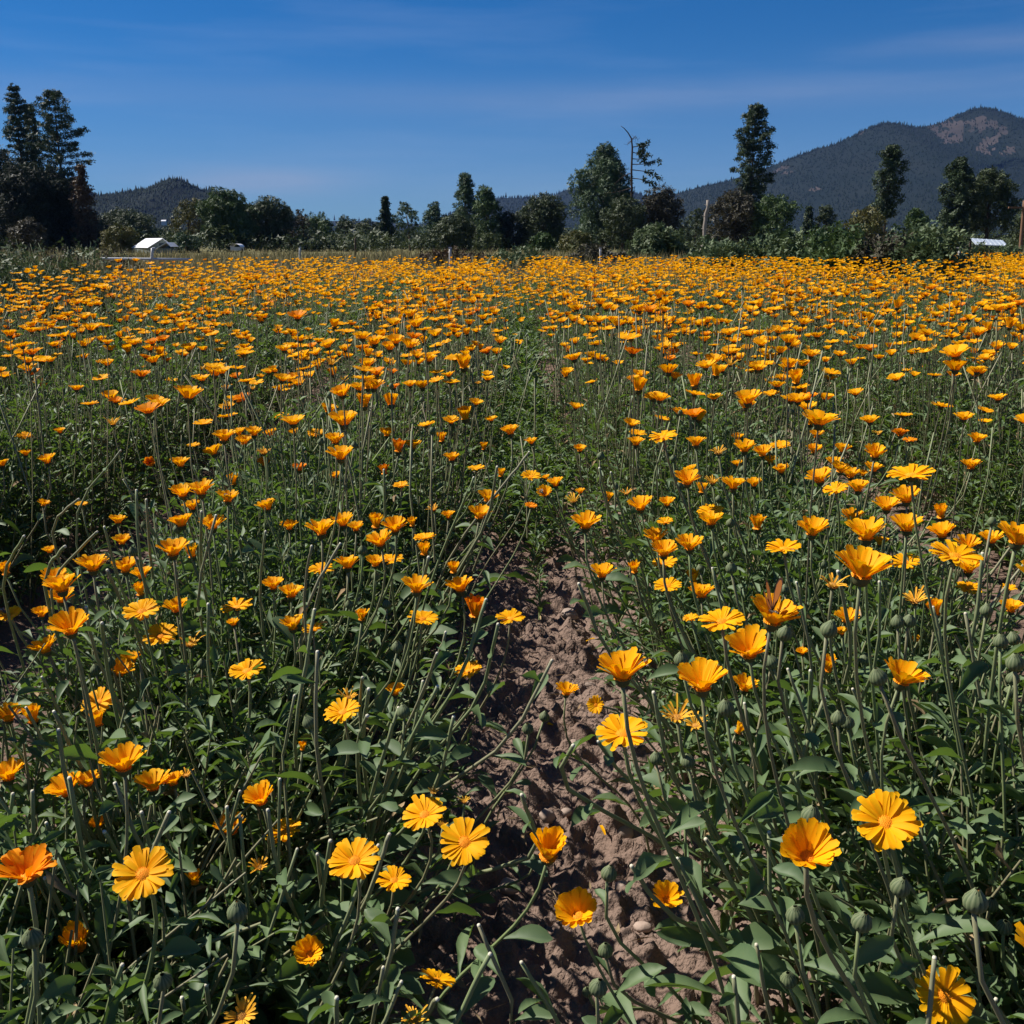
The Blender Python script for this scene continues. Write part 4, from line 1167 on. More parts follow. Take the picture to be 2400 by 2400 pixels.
# ------------------------------------------------------------------ the thousands of flowers beyond
def head_templates(lod):
    r = np.random.default_rng(60 + lod)
    out = []
    for form, deep in (('w', 0), ('b', 0), ('w', 0), ('f', 0), ('f', 0), ('c', 0), ('s', 0), ('w', 1)):
        acc = Acc()
        ra = rays_mesh(form, r, fine=False, n={0: 22, 1: 13, 2: 8, 3: 6}[lod])
        if lod >= 2:
            ra = Acc()
            for (a, e0, e1, L, W, roll) in petal_set(form, r, 8 if lod == 2 else 6):
                V, F = petal_pts(L, W * (3.1 if lod == 2 else 4.0), e0, e1, False, roll=roll, crude=True)
                ra.add(rotz(V, a), F, r.random())
        V, F, Rv, _ = ra.arrays()
        pm = 3 if deep else (4 if form == 's' else 0)
        acc.add(V, F, Rv, pm)
        if lod < 2:
            V, F, Rv, _ = disc_acc(r, fine=False).arrays()
            acc.add(V, F, Rv, 1)
        V, F = lathe([(.08, -.28), (.27, .05)], 4 if lod == 2 else 3) if lod >= 2 else CALYX_LOW if lod else lathe([(.06, -.30), (.19, -.23), (.25, -.08), (.27, .02)], 12, .04, .04)
        acc.add(V, F, .5, 2)
        V, F, Rv, Mi = acc.arrays()
        out.append((V * norm_scale(ra), F, Rv, Mi))
    return out
PROB = np.array([.2, .19, .19, .13, .11, .07, .05, .06])

def field_flowers(name, y0, y1, dens, lod, seed):
    r = np.random.default_rng(seed)
    xmax = .52 * y1 + 1.2
    n = int((y1 - y0) * 2 * xmax * dens)
    x, y = r.uniform(-xmax, xmax, n), r.uniform(y0, y1, n)
    k, c = row_of(x)
    off = (x - c) / (ROW / 2)
    p = np.clip(1.2 - 1.15 * np.abs(off) ** 2.0 - np.where(np.abs(off) > .8, .2, 0), np.interp(y, (2.5, 6, 11), (.02, .05, .45)), 1)
    # patches rich and poor in bloom
    p *= np.clip(.10 + 1.15 * fbm(x * .9 + 3, y * .7 + 11, 3) + 1.1 * (fbm(x * 3.1 + 8, y * 2.6, 2) - .35), 0, 1)
    p *= np.interp(y, (1, 3, 5, 8, 13), (.85, .75, .72, .75, .95))
    ok = (r.random(n) < p) & (np.abs(x) < .52 * y + .9) & (y < FAR_EDGE(x)) & (x > LEFT_EDGE(y))
    x, y, off = x[ok], y[ok], off[ok]
    n = len(x)
    z = canopy_h(x, y) * (1.04 - .45 * np.abs(off) ** 2.2) + r.gamma(3.2, .048, n) + .02
    z = np.where(r.random(n) < .25, z - r.uniform(.03, .14, n), z)
    z = np.minimum(z, .80 + .04 * r.random(n))
    pos = np.stack([x, y, z], 1)
    qx, qy, qd = project(pos)
    ok = ~((qy > 1000) & (qx > -40) & (qx < 2440)) & (qd > .5)
    if lod == 0:                              # none of their stalks stands in front of a picked-out head
        for f in (.06, .13, .2, .3):
            ax, ay, ad = project(pos - np.array([0, 0, f]))
            for (cx, cy, w, t) in hp:
                ok &= ~((np.abs(ax - cx) < w * .5) & (np.abs(ay - cy) < w * .5) & (ad < t))
    pos, off = pos[ok], off[ok]
    if lod == 1:                              # the tall clump that stands above the others at the left end
        ex = np.array([at_y(a, b, 7.3 + .1 * (i % 4)) for i, (a, b) in enumerate(((277, 614), (280, 629), (270, 638), (304, 637), (318, 612), (352, 618), (351, 630), (330, 637), (345, 641), (362, 637), (378, 637), (375, 643), (268, 652), (251, 661), (322, 661), (290, 668), (40, 658), (76, 652), (76, 669)))])
        pos = np.concatenate([pos, ex]); off = np.concatenate([off, np.zeros(len(ex))])
    n = len(pos)
    nrm = unit(np.stack([r.normal(-.05, .11, n), r.normal(-.04, .11, n), np.ones(n)], 1))
    spin = r.uniform(0, 6.28, n)
    t = unit(np.cross(nrm, np.stack([np.cos(spin), np.sin(spin), .1 + 0 * spin], 1)))
    b = np.cross(nrm, t)
    sz = r.uniform(.023, .034, n)
    var = r.random(n)
    acc = Acc()
    tm = head_templates(lod)
    pick = r.choice(len(tm), n, p=PROB)
    for i, (TV, TF, TR, TM) in enumerate(tm):
        s = pick == i
        if not s.any(): continue
        q = sz[s, None] * (.75 if i in (5, 6) else 1.0)
        V, F, Rv, Mi = scatter(TV, TF, pos[s], t[s] * q, b[s] * q, nrm[s] * q, var[s], TM)
        acc.add(V, F, np.mod(Rv + np.tile(TR, s.sum()) * .35, 1), Mi)
    # their stalks
    m = 4 if lod < 2 else 2
    base = pos - nrm * (sz * .3)[:, None]
    root = np.stack([pos[:, 0] - off * .12 + r.normal(0, .04, n), pos[:, 1] + r.normal(0, .05, n), np.full(n, .02) if lod < 2 else pos[:, 2] - .3], 1)
    q = np.linspace(0, 1, m)[None, :, None]
    ctl = base - nrm * .14
    P = (1 - q) ** 2 * root[:, None] + 2 * q * (1 - q) * ctl[:, None] + q ** 2 * base[:, None]
    if lod < 3:
        V, F, per = tubes(P, np.full((n, m), .0019), 3, cap=False)
        acc.add(V, F, np.repeat(r.random(n) * .5, per), 5)
    # picked stalks and buds standing among them
    ns = int(n * (.34, .34, .15, .05)[lod])
    s = r.integers(0, n, ns)
    P0 = pos[s] + np.stack([r.normal(0, .12, ns), r.normal(0, .12, ns), -r.uniform(.02, .16, ns)], 1)
    qx, qy, qd = project(P0)
    P0 = P0[~((qy > 1040) & (qx > 0) & (qx < 2400))]; ns = len(P0)
    d = unit(np.stack([r.normal(0, .25, ns), r.normal(0, .2, ns), np.ones(ns)], 1))
    P = np.stack([P0 - d * .34, P0 - d * .15 + r.normal(0, .008, (ns, 3)), P0], 1)
    V, F, per = tubes(P, np.full((ns, 3), .0024), 4)
    acc.add(V, F, np.repeat(r.random(ns), per), 6)
    if lod < 2:
        nb = ns // 2
        BV, BF = lathe([(.1, -1), (.8, -.6), (1, .05), (.5, .9), (.1, 1.05)], 7)
        p2 = P0[:nb] + r.normal(0, .05, (nb, 3)); e = np.ones((nb, 1)) * .008
        V, F, Rv, _ = scatter(BV, BF, p2, e * [1, 0, 0], e * [0, 1, 0], e * [0, 0, 1], r.random(nb))
        acc.add(V, F, Rv, 7)
        P = np.stack([p2 - [0, 0, .3], p2 - [0, 0, .15] + r.normal(0, .01, (nb, 3)), p2 - [0, 0, .007]], 1)
        V, F, per = tubes(P, np.full((nb, 3), .0022), 4)
        acc.add(V, F, np.repeat(r.random(nb), per), 5)
    o = acc.build(name, [M_PETAL, M_DISC, M_SEPAL, M_PETAL_DEEP, M_PETAL_OLD, M_STEM, M_STUB, M_CALYX])
    tag(o, kind='stuff')

field_flowers("marigold_field", .4, 3.6, 150, 0, 301)
field_flowers("marigold_field", 3.6, 7.5, 145, 1, 302)
field_flowers("marigold_field", 7.5, 13.5, 118, 2, 303)
field_flowers("marigold_field", 13.5, 30.5, 118, 3, 304)

# ------------------------------------------------------------------ individual flowers
LEAF_ME = [make_mesh("leaf", TV, TF, M_LEAF, np.clip(.3 + midrib(TV), 0, 1)) for TV, TF in LEAVES_HI]
pr = np.random.default_rng(91)
PETAL_ME = {}
for form in FORMS:
    for deep in (False, True):
        e0, e1, cnt, w, lj = FORMS[form]
        L = []
        for i in range(6):
            V, F = petal_pts(1.0, w, math.radians(e0 + pr.normal(0, 4)), math.radians(e1 + pr.normal(0, 7)), True, roll=pr.normal(0, .12), curlend=pr.normal(0, .25))
            m = M_PETAL_OLD if form == 's' else (M_PETAL_DEEP if deep else M_PETAL)
            L.append(make_mesh("petal", V, F, m, np.repeat([.0, .06, .14, .2, .26, .3], 3) + np.tile([0, .10, 0], 6)))
        PETAL_ME[form, deep] = L
RAYS_ME = {}
for form in FORMS:
    for deep in (False, True):
        L = []
        for i in range(4):
            a = rays_mesh(form, pr); s = norm_scale(a)
            V, F, Rv, _ = a.arrays()
            L.append((make_mesh("petals", V, F, M_PETAL_OLD if form == 's' else (M_PETAL_DEEP if deep else M_PETAL), Rv), s))
        RAYS_ME[form, deep] = L
DISC_ME = [make_mesh("disc", *(lambda a: (a[0], a[1], M_DISC, a[2]))(disc_acc(pr).arrays())) for i in range(3)]
DISC_OLD_ME = [make_mesh("disc", *(lambda a: (a[0] * [1.15, 1.15, 1.7], a[1], M_DISC_OLD, a[2]))(disc_acc(pr, 90, .34).arrays())) for i in range(2)]
CALYX_ME = make_mesh("calyx", CALYX[0], CALYX[1], M_SEPAL)
BUD_ME = make_mesh("bud", BUD[0], BUD[1], M_BUD, np.tile([0.0, .9], len(BUD[0]) // 2))
tipa = Acc()
for i in range(14):
    t = i * 2.399; q = .10 + .30 * math.sqrt(i / 14)
    c, s = math.cos(t), math.sin(t)
    tipa.add([(q * c - .09 * s, q * s + .09 * c, .80), (q * c + .09 * s, q * s - .09 * c, .80), (q * .85 * c, q * .85 * s, 1.22 - .5 * q)], [(0, 1, 2)], i / 14)
TIP_ME = make_mesh("petal_tips", *(lambda a: (a[0], a[1], M_PETAL_DEEP, a[2]))(tipa.arrays()))
R_PIN = {f: float(np.mean([norm_scale(rays_mesh(f, pr)) for _ in range(4)])) for f in FORMS}

def put(me, name, parent, M):
    o = bpy.data.objects.new(name, me)
    link(o, parent)
    o.matrix_local = Matrix(M.tolist()) if isinstance(M, np.ndarray) else M
    return o
def mat4(R, p):
    M = np.eye(4); M[:3, :3] = R; M[:3, 3] = p
    return M
def stem_root(p, lean=1.0):
    """where the stalk of a head at p leaves the soil: pulled in towards its row's middle"""
    k, c = row_of(p[0])
    dx = float(np.clip(c - p[0], -.26, .26)) * hr.uniform(.45, .95)
    return np.array([p[0] + dx, p[1] + hr.uniform(-.02, .14), .0])
def hides_head(*pts):
    for p in (pts[0], (pts[0] + pts[1]) / 2, pts[1]):
        x, y, d = project(p)
        if (((x - hp[:, 0]) ** 2 + (y - hp[:, 1]) ** 2 < (hp[:, 2] * .62 + 12) ** 2) & (d < hp[:, 3] - .01)).any(): return True
    return False
def stem_with_leaves(root, o, P, r0, r1, nleaf, lo=.08, hi=.8, lmax=.085, m=M_STEM):
    V, F, _ = tubes((P - o)[None], np.linspace(r0, r1, len(P))[None], 7, cap=True)
    mesh_obj("stem", V, F, m, root)
    for i in range(nleaf):
        f = lo + (hi - lo) * (i + hr.uniform(.1, .9)) / nleaf
        j = min(int(f * (len(P) - 1)), len(P) - 2); q = f * (len(P) - 1) - j
        c = P[j] * (1 - q) + P[j + 1] * q; tan = unit(P[j + 1] - P[j])
        a = i * 2.4 + hr.uniform(0, 1.5)
        X = unit(np.array([math.cos(a), math.sin(a), 0]) + tan * hr.uniform(.3, 1.0))
        N = unit(np.cross(X, np.cross(np.array([0, 0, 1.0]) + hr.normal(0, .25, 3), X)))
        s = lmax * (1.1 - .7 * f) * hr.uniform(.75, 1.2)
        if hides_head(c, c + X * s): continue
        w = s * hr.uniform(.24, .36)
        R = np.stack([X * s, np.cross(N, X) * w, N * s * .8], 1)
        put(LEAF_ME[int(hr.integers(0, 8))], "leaf", root, mat4(R, c - o))

def head_on(root, o, base, n, D, form, deep, single):
    """flower head parts; base is the middle of the petal ring"""
    R = basis(n, hr.uniform(0, 6.28)) * (D / 2)
    s0 = R_PIN[form]
    b = base - o
    put(CALYX_ME, "calyx", root, mat4(R * s0, b))
    put((DISC_OLD_ME if form == 's' else DISC_ME)[int(hr.integers(0, 2))], "disc", root, mat4(R * s0, b))
    if single:
        for (a, e0, e1, L, W, roll) in petal_set(form, hr):
            c, s = math.cos(a), math.sin(a)
            A = np.array([[c, -s, 0], [s, c, 0], [0, 0, 1.0]])
            w0 = FORMS[form][3]
            e = hr.normal(0, .07)
            E = np.array([[math.cos(e), 0, -math.sin(e)], [0, 1, 0], [math.sin(e), 0, math.cos(e)]])
            Sx = np.diag([L, W / w0, L])
            put(PETAL_ME[form, deep][int(hr.integers(0, 6))], "petal", root, mat4(R @ A @ E @ Sx * s0, b))
    else:
        me, s1 = RAYS_ME[form, deep][int(hr.integers(0, 4))]
        put(me, "petals", root, mat4(R * s1, b))

ROWNAME = {-3: "far-left row", -2: "second-left row", -1: "left row by the path", 0: "right row by the path", 1: "second-right row", 2: "far-right row"}
SPECIAL = {
    (1813, 1441): "bowl-shaped orange marigold with a brown butterfly inside it",
    (2023, 1330): "largest deep bowl-shaped marigold standing high in the row right of the path",
    (1458, 1570): "big cupped marigold leaning over the soil path from the right",
    (1458, 1715): "ragged open marigold with one long stray petal over the path, below the big cupped one",
    (1396, 1652): "small marigold turned sideways, face to the viewer, above the bare soil",
    (1328, 1618): "small bowl-shaped marigold on a thin leaning stem above the bare soil",
    (2076, 1924): "large flat marigold at lower right showing its disc, above and right of another large bowl",
    (1893, 1996): "large bowl-shaped marigold at lower right, below and left of a large flat one",
    (2216, 2334): "marigold facing the viewer in the bottom right corner, crossed by a cut stem",
    (333, 2045): "large flat daisy-like marigold at lower left with a wide disc",
    (60, 2040): "deep orange bowl-shaped marigold cut by the left edge near the bottom",
    (1352, 2138): "wide cup-shaped marigold low over the path, nearest the bottom of the path",
    (1287, 1992): "half-closed marigold standing over the path left of the pale stone",
    (1088, 1971): "broad flat marigold leaning toward the path at its left edge",
    (993, 1906): "flat marigold with a clear disc left of the broad one leaning toward the path",
    (830, 2014): "marigold with few narrow spreading petals at lower left of the path",
    (1025, 2294): "small marigold tilted to the right at the foot of the path",
    (973, 2387): "spent tufted marigold cut by the bottom edge left of the path",
    (565, 2378): "withered marigold with curled petals at the bottom edge on the left",
    (180, 2207): "half-closed orange marigold near the bottom left, turned to the viewer",
    (724, 2232): "cupped marigold facing the viewer low on the left of the path",
    (1563, 2104): "small cupped marigold among leaves at the right edge of the path near the bottom",
    (2135, 1109): "big wide-open marigold towering above the second row right of the path",
    (2240, 1298): "very wide flat marigold near the right edge with a smaller bloom tucked behind it",
    (1691, 1453): "wide flat marigold with curled lower petals left of the butterfly's bloom",
    (1755, 1520): "deep bowl-shaped marigold just below and left of the butterfly's bloom",
    (1645, 1595): "broad bowl-shaped marigold right of the big cupped one over the path",
    (2117, 1585): "bowl-shaped marigold beside a round green bud in the right half",
    (22, 1439): "flat marigold at the left edge with a bee on its disc",
    (1276, 1155): "tilted marigold at the far end of the path with a dark bee on it",
    (534, 1166): "bowl-shaped marigold with a small bee, in the middle of the left row",
    (1196, 1447): "flat marigold standing alone at the left edge of the path",
    (1097, 1570): "flat thin-petalled marigold low at the left edge of the path",
    (352, 1085): "shaded deep orange marigold facing out of the dark gap on the left",
}
NTH = ["", "second", "third", "fourth", "fifth", "sixth", "seventh", "eighth", "ninth", "tenth", "eleventh", "twelfth", "thirteenth", "fourteenth", "fifteenth"]
def order_word(i, n):
    if n == 1: return ""
    return "leftmost " if i == 0 else ("rightmost " if i == n - 1 else f"{NTH[i]}-from-left ")
def spot(pos, py):
    """where in its row something stands: (row, side, zone)"""
    k, c = row_of(pos[0])
    s = pos[0] - c
    return (ROWNAME[int(np.clip(k, -3, 2))], "left side" if s < -.13 else ("right side" if s > .13 else "middle"), "front" if py > 1900 else ("second stretch" if py > 1450 else ("third stretch" if py > 1180 else "back stretch")))
def flower_labels():
    form_w = {'b': "bowl-shaped", 'f': "flat open", 'c': "half-closed", 's': "faded yellowish"}
    keyed = {}
    for i, h in enumerate(heroes):
        if (int(h['px']), int(h['py'])) in SPECIAL:
            h['label'] = SPECIAL[int(h['px']), int(h['py'])]; continue
        row, where, zone = spot(h['pos'], h['py'])
        size = "large" if h['D'] > .058 else ("small" if h['D'] < .044 else "medium")
        keyed.setdefault((size, form_w[h['form']], h['deep'], row, where, zone), []).append((h['px'], i))
    for (size, fw, deep, row, where, zone), L in keyed.items():
        L.sort()
        for q, (t, i) in enumerate(L):
            heroes[i]['label'] = f"{order_word(q, len(L))}{'' if deep else size + ' '}{fw} {'deep orange ' if deep else ''}marigold, {zone} of the {row}, {where}"
flower_labels()

for h in heroes:
    n, D = h['n'], h['D']
    lift = {'b': .17, 'f': .06, 'c': .28, 's': .10}[h['form']] * D
    base = h['pos'] - n * lift
    rt = stem_root(base)
    o = rt
    root = empty("marigold_flower", o)
    tag(root, h['label'], "flower", "orange marigolds in bloom near the path")
    neck = base - n * D * .30 * .5 * R_PIN[h['form']]
    big = h['w'] >= 56
    Hh = max(.12, neck[2])
    P = bezier(rt, rt + np.array([(neck[0] - rt[0]) * .15, 0, Hh * .5]), neck - n * min(.16, Hh * .45), neck, 12 if big else 8)
    tk = hr.uniform(.8, 1.15)
    stem_with_leaves(root, o, P, .0026 * tk, .0019 * tk, (6 if h['w'] > 75 else 5) if big else 3, .10, .72, .092)
    head_on(root, o, base, n, D, h['form'], h['deep'], big)
    h['base'] = base

bl = {}
for b in buds:
    p = b['pos']; n = unit(np.array([hr.normal(0, .16), hr.normal(-.05, .14), 1]))
    rt = stem_root(p)
    root = empty("marigold_bud", rt)
    b['key'] = ("orange-tipped green bud" if b['open'] else "closed green bud", *spot(p, b['py']))
    bl.setdefault(b['key'], []).append((b['px'], root))
    Hh = max(.1, p[2]); neck = p - n * b['D'] * .5
    P = bezier(rt, rt + np.array([0, 0, Hh * .5]), neck - n * min(.12, Hh * .4), neck, 8)
    stem_with_leaves(root, rt, P, .0025, .0018, 4, .12, .9, .07)
    R = basis(n, hr.uniform(0, 6)) * (b['D'] / 2)
    bo = put(BUD_ME, "bud", root, mat4(R, p - rt))
    if b['open']:
        put(TIP_ME, "petal_tips", bo, np.eye(4))
for (what, row, where, zone), L in bl.items():
    L.sort(key=lambda q: q[0])
    for i, (t, root) in enumerate(L):
        tag(root, f"{order_word(i, len(L))}{what}, {zone} of the {row}, {where}", "flower bud", "marigold buds near the path")

sl = {}
for s in stubs:
    top = s['pos']
    # the direction seen in the photograph, standing mostly upright
    low = at_depth(s['bx'], s['by'], s['t'] + hr.uniform(.0, .08))
    d = unit(top - low)
    if low[2] < .1:
        low = top + (low - top) * ((top[2] - .1) / (top[2] - low[2]))
    rt = low + np.array([-d[0] * .10, hr.uniform(.10, .26), 0]); rt[2] = 0.0
    k, c = row_of(top[0])
    cx = float(np.clip(rt[0], c - .34, c + .34))
    rt[0] = cx if abs(c - rt[0]) > .34 else rt[0]
    root = empty("cut_stem", rt)
    P = np.concatenate([bezier(rt, rt + np.array([0, 0, low[2] * .5]), low - d * min(.12, low[2] * .5), low, 7), low + (top - low) * np.array([.25, .5, .75, 1.0])[:, None] + np.array([0, 0, 1]) * hr.normal(0, .0015, (4, 1))])
    P[-1] = top
    tk = hr.uniform(.0019, .0027)
    stem_with_leaves(root, rt, P, tk * 1.2, tk, 5, .12, .86, .08, M_STUB)
    tan = unit(P[-1] - P[-2])
    V, F, _ = tubes(np.stack([top - rt + tan * .0003, top - rt + tan * .0022])[None], np.array([[tk * .96, tk * .8]]), 7)
    mesh_obj("cut_end", V, F, M_PITH, root)
    ln = top[0] - low[0]
    b_ = "leaning left" if ln < -.02 else ("leaning right" if ln > .02 else "standing upright")
    sl.setdefault((b_, *spot(top, s['py'])), []).append((s['px'], root))
for (b_, row, where, zone), L in sl.items():
    L.sort(key=lambda q: q[0])
    for i, (t, root) in enumerate(L):
        tag(root, f"{order_word(i, len(L))}cut stem {b_}, {zone} of the {row}, {where}", "cut stem", "picked marigold stems")

# ------------------------------------------------------------------ butterfly and bees
def near_hero(x, y):
    return min(heroes, key=lambda h: (h['px'] - x) ** 2 + (h['py'] - y) ** 2)
M_WING = material("butterfly_wing", (0.26, 0.085, 0.018), (0.34, 0.13, 0.03), rough=0.7, spec=0.2, trans=0.2)
M_WINGD = material("butterfly_wing_border", (0.035, 0.015, 0.010), None, rough=0.7, spec=0.2)
M_INSECT = material("dark_insect_body", (0.020, 0.014, 0.010), (0.06, 0.035, 0.015), rough=0.5, spec=0.4)
M_BAND = material("bee_band", (0.30, 0.15, 0.02), None, rough=0.7, spec=0.2)
M_BWING = material("bee_wing", (0.22, 0.20, 0.17), None, rough=0.3, spec=0.5, trans=0.4)
def ellipsoid(rx, ry, rz, c=(0, 0, 0), nu=10, nv=6):
    V = [(c[0], c[1], c[2] + rz)]
    for i in range(1, nv):
        t = PI * i / nv
        V += [(c[0] + rx * math.sin(t) * math.cos(2 * PI * j / nu), c[1] + ry * math.sin(t) * math.sin(2 * PI * j / nu), c[2] + rz * math.cos(t)) for j in range(nu)]
    V.append((c[0], c[1], c[2] - rz))
    F = [(0, 1 + j, 1 + (j + 1) % nu) for j in range(nu)]
    for i in range(nv - 2):
        a = 1 + i * nu
        F += [f for j in range(nu) for f in ((a + j, a + nu + j, a + nu + (j + 1) % nu), (a + j, a + nu + (j + 1) % nu, a + (j + 1) % nu))]
    a = 1 + (nv - 2) * nu
    F += [(len(V) - 1, a + (j + 1) % nu, a + j) for j in range(nu)]
    return np.array(V), np.array(F)
def butterfly():
    h = near_hero(1813, 1441)
    foot = at_depth(1812, 1444, h['t'] - .004)
    root = empty("butterfly", foot)
    tag(root, "brown butterfly with raised wings feeding inside a marigold", "butterfly")
    z = .004
    V, F = ellipsoid(.0018, .0085, .0019, (0, 0, z)); a = Acc(); a.add(V, F, .2)
    V, F = ellipsoid(.0021, .0035, .0024, (0, -.006, z + .0008)); a.add(V, F, .6); a.build("body", M_INSECT, root)
    V, F = ellipsoid(.0015, .0015, .0015, (0, -.0105, z + .0012)); a = Acc(); a.add(V, F, .2); a.build("head", M_INSECT, root)
    # wing outline in the plane (u back-to-front, v up), metres
    fore = np.array([(-.001, 0), (.006, .010), (.011, .022), (.0115, .031), (.009, .0345), (.004, .0335), (-.001, .027), (-.0035, .017), (-.003, .006)])
    hind = np.array([(.000, 0), (-.004, .007), (-.009, .013), (-.0125, .020), (-.0155, .019), (-.0165, .012), (-.013, .004), (-.006, -.001)])
    for sgn in (-1, 1):
        tilt = math.radians(11) * sgn
        for out, nm in ((fore, "forewing"), (hind, "hindwing")):
            a = Acc()
            c = out.mean(0)
            inn = c + (out - c) * .80
            def to(q, off=0.0): return [(math.sin(tilt) * v + sgn * (.0006 + off) + .35 * sgn * u * .25, -u * .8, z + .001 + math.cos(tilt) * v) for u, v in q]
            V = np.array(to(inn) + to(out) + to([c])); m = len(out)
            a.add(V, [(2 * m, j, (j + 1) % m) for j in range(m)], .4, 0)
            a.add(V, [f for j in range(m) for f in ((j, m + j, m + (j + 1) % m), (j, m + (j + 1) % m, (j + 1) % m))], .4, 1)
            a.build(nm, [M_WING, M_WINGD], root)
        P = np.array([(0, -.0112, z + .002), (sgn * .002, -.015, z + .005), (sgn * .004, -.018, z + .0085)])
        V, F, _ = tubes(P[None], np.array([[.0003, .0002, .0005]]), 4); a = Acc(); a.add(V, F); a.build("antenna", M_INSECT, root)
    root.rotation_euler = (math.radians(-6), math.radians(-4), math.radians(14))
butterfly()
def bee(px, py, label, yaw, sc=1.0):
    h = near_hero(px, py)
    p = at_depth(px, py, h['t'] - .012)
    root = empty("bee", p)
    tag(root, label, "bee")
    a = Acc()
    V, F = ellipsoid(.0026, .0030, .0026, (0, 0, .0028)); a.add(V, F, .8); a.build("thorax", M_INSECT, root)
    V, F = ellipsoid(.0018, .0014, .0018, (0, -.0038, .0026)); a = Acc(); a.add(V, F); a.build("head", M_INSECT, root)
    V, F = ellipsoid(.0027, .0050, .0027, (0, .0062, .0024), 10, 10)
    ctr = V[F].mean(1)[:, 1]
    mi = (np.floor((ctr - .0015) / .0016).astype(int) % 2)
    a = Acc(); a.add(V, F, .1, mi); a.build("abdomen", [M_INSECT, M_BAND], root)
    for s in (-1, 1):
        q = np.array([(0, 0), (.0025, .0030), (.0030, .0075), (.0012, .0100), (-.0006, .0070), (-.0004, .0025)])
        V = np.array([(s * (.0012 + u * .9), v, .0050 + .0010 * u / .003) for u, v in q])
        a = Acc(); a.add(V, [(0, i, i + 1) for i in range(1, 5)]); a.build("wing", M_BWING, root)
        for y in (-.0015, .0002, .002):
            P = np.array([(s * .0018, y, .0022), (s * .0042, y * 1.5, .0026), (s * .0050, y * 2, -.0006)])
            V, F, _ = tubes(P[None], np.full((1, 3), .0003), 4); a = Acc(); a.add(V, F); a.build("leg", M_INSECT, root)
    root.rotation_euler = (math.radians(12), 0, yaw)
    root.scale = (sc, sc, sc)
bee(10, 1437, "bee on the flat marigold at the left edge", 1.0)
bee(1270, 1157, "dark bee on the tilted marigold at the far end of the path", .4, 1.3)
bee(535, 1164, "small bee on a bowl-shaped marigold in the left row", 2.0, .9)

# ------------------------------------------------------------------ stones on the path
def stone(px, py, w, label, seed, flat=.6, grp=None):
    r = np.random.default_rng(seed)
    v = (py - 1200) / 2400; k = math.sin(PITCH) + v * math.cos(PITCH)
    t = (CAM_H - .03) / k
    p = at_depth(px, py, t); R = w * t / 2400 / 2
    V, F = ellipsoid(1, 1, 1, nu=14, nv=9)
    V = V * (1 + .22 * (np.array([vnoise(np.array([q[0] * 1.6 + seed * 3.1]), np.array([q[1] * 1.6 + q[2] * 1.3 + 9]))[0] for q in V]) - .5)[:, None] * 2)
    V = V * [R * r.uniform(.9, 1.1), R * r.uniform(.7, 1.0), R * flat]
    o = mesh_obj("stone", V, F, M_STONE)
    o.location = (p[0], p[1], max(.012, R * flat * .35)); o.rotation_euler = (r.normal(0, .2), r.normal(0, .2), r.uniform(0, 6))
    tag(o, label, "stone", grp or "stones lying on the soil path")
for a in ((1462, 1930, 52, "pinkish pale stone half hidden by a leaf on the right of the path", 1, .7), (1283, 1893, 44, "rounded grey stone in the middle of the path", 2, .7), (1415, 1842, 40, "flat pale stone at the right edge of the path", 3, .45),
          (1325, 1885, 30, "small brown stone right of the rounded grey stone", 4, .6), (1195, 2055, 48, "dark rounded stone at the left edge of the path", 5, .7), (1460, 2058, 40, "rounded brown stone below the pinkish one on the path", 6, .7),
          (1335, 1428, 40, "brown stone at the shaded upper end of the path", 7, .7), (1383, 1590, 34, "flat brown stone beside the small leaning marigold", 8, .45), (1345, 1725, 26, "round pebble in the middle of the path above the pale stones", 9, .7),
          (1508, 2150, 40, "pale stone among leaves at the lower right of the path", 10, .6), (1580, 2210, 26, "little stone at the right foot of the path", 11, .6)):
    stone(*a)

# ------------------------------------------------------------------ litter on the path
def litter():
    r = np.random.default_rng(55)
    n = 420
    y = .7 + 3.6 * r.random(n) ** 1.2; x = GAP0 + r.normal(0, .17, n)
    a = r.uniform(0, 6.28, n); L = r.uniform(.012, .05, n); w = np.where(r.random(n) < .6, .0011, r.uniform(.004, .009, n))
    X = np.stack([np.cos(a), np.sin(a), r.normal(0, .25, n)], 1) * L[:, None]
    Y = np.stack([-np.sin(a), np.cos(a), r.normal(0, .3, n)], 1) * w[:, None]
    Z = np.stack([0 * a, 0 * a, L * .4], 1)
    V, F, R, _ = scatter(LEAF_FAR[0], LEAF_FAR[1], np.stack([x, y, np.full(n, .016) + r.uniform(0, .012, n)], 1), X, Y, Z, r.random(n))
    tag(mesh_obj("plant_litter", V, F, M_LEAF_DRY, var=R), kind='stuff')
    for px, py, lab in ((1370, 1503, "fallen orange petal in the middle of the path, farthest of those on the soil"), (1300, 1700, "fallen orange petal on bare soil in the middle stretch of the path"), (1420, 1960, "fallen orange petal beside the pinkish pale stone")):
        k = math.sin(PITCH) + (py - 1200) / 2400 * math.cos(PITCH)
        p = at_depth(px, py, (CAM_H - .025) / k)
        o = bpy.data.objects.new("fallen_petal", PETAL_ME['f', False][px % 6]); link(o)
        o.location = p; o.scale = (.026, .026, .026); o.rotation_euler = (r.normal(0, .3), r.normal(0, .2), r.uniform(0, 6))
        tag(o, lab, "petal", "petals fallen on the path")
litter()

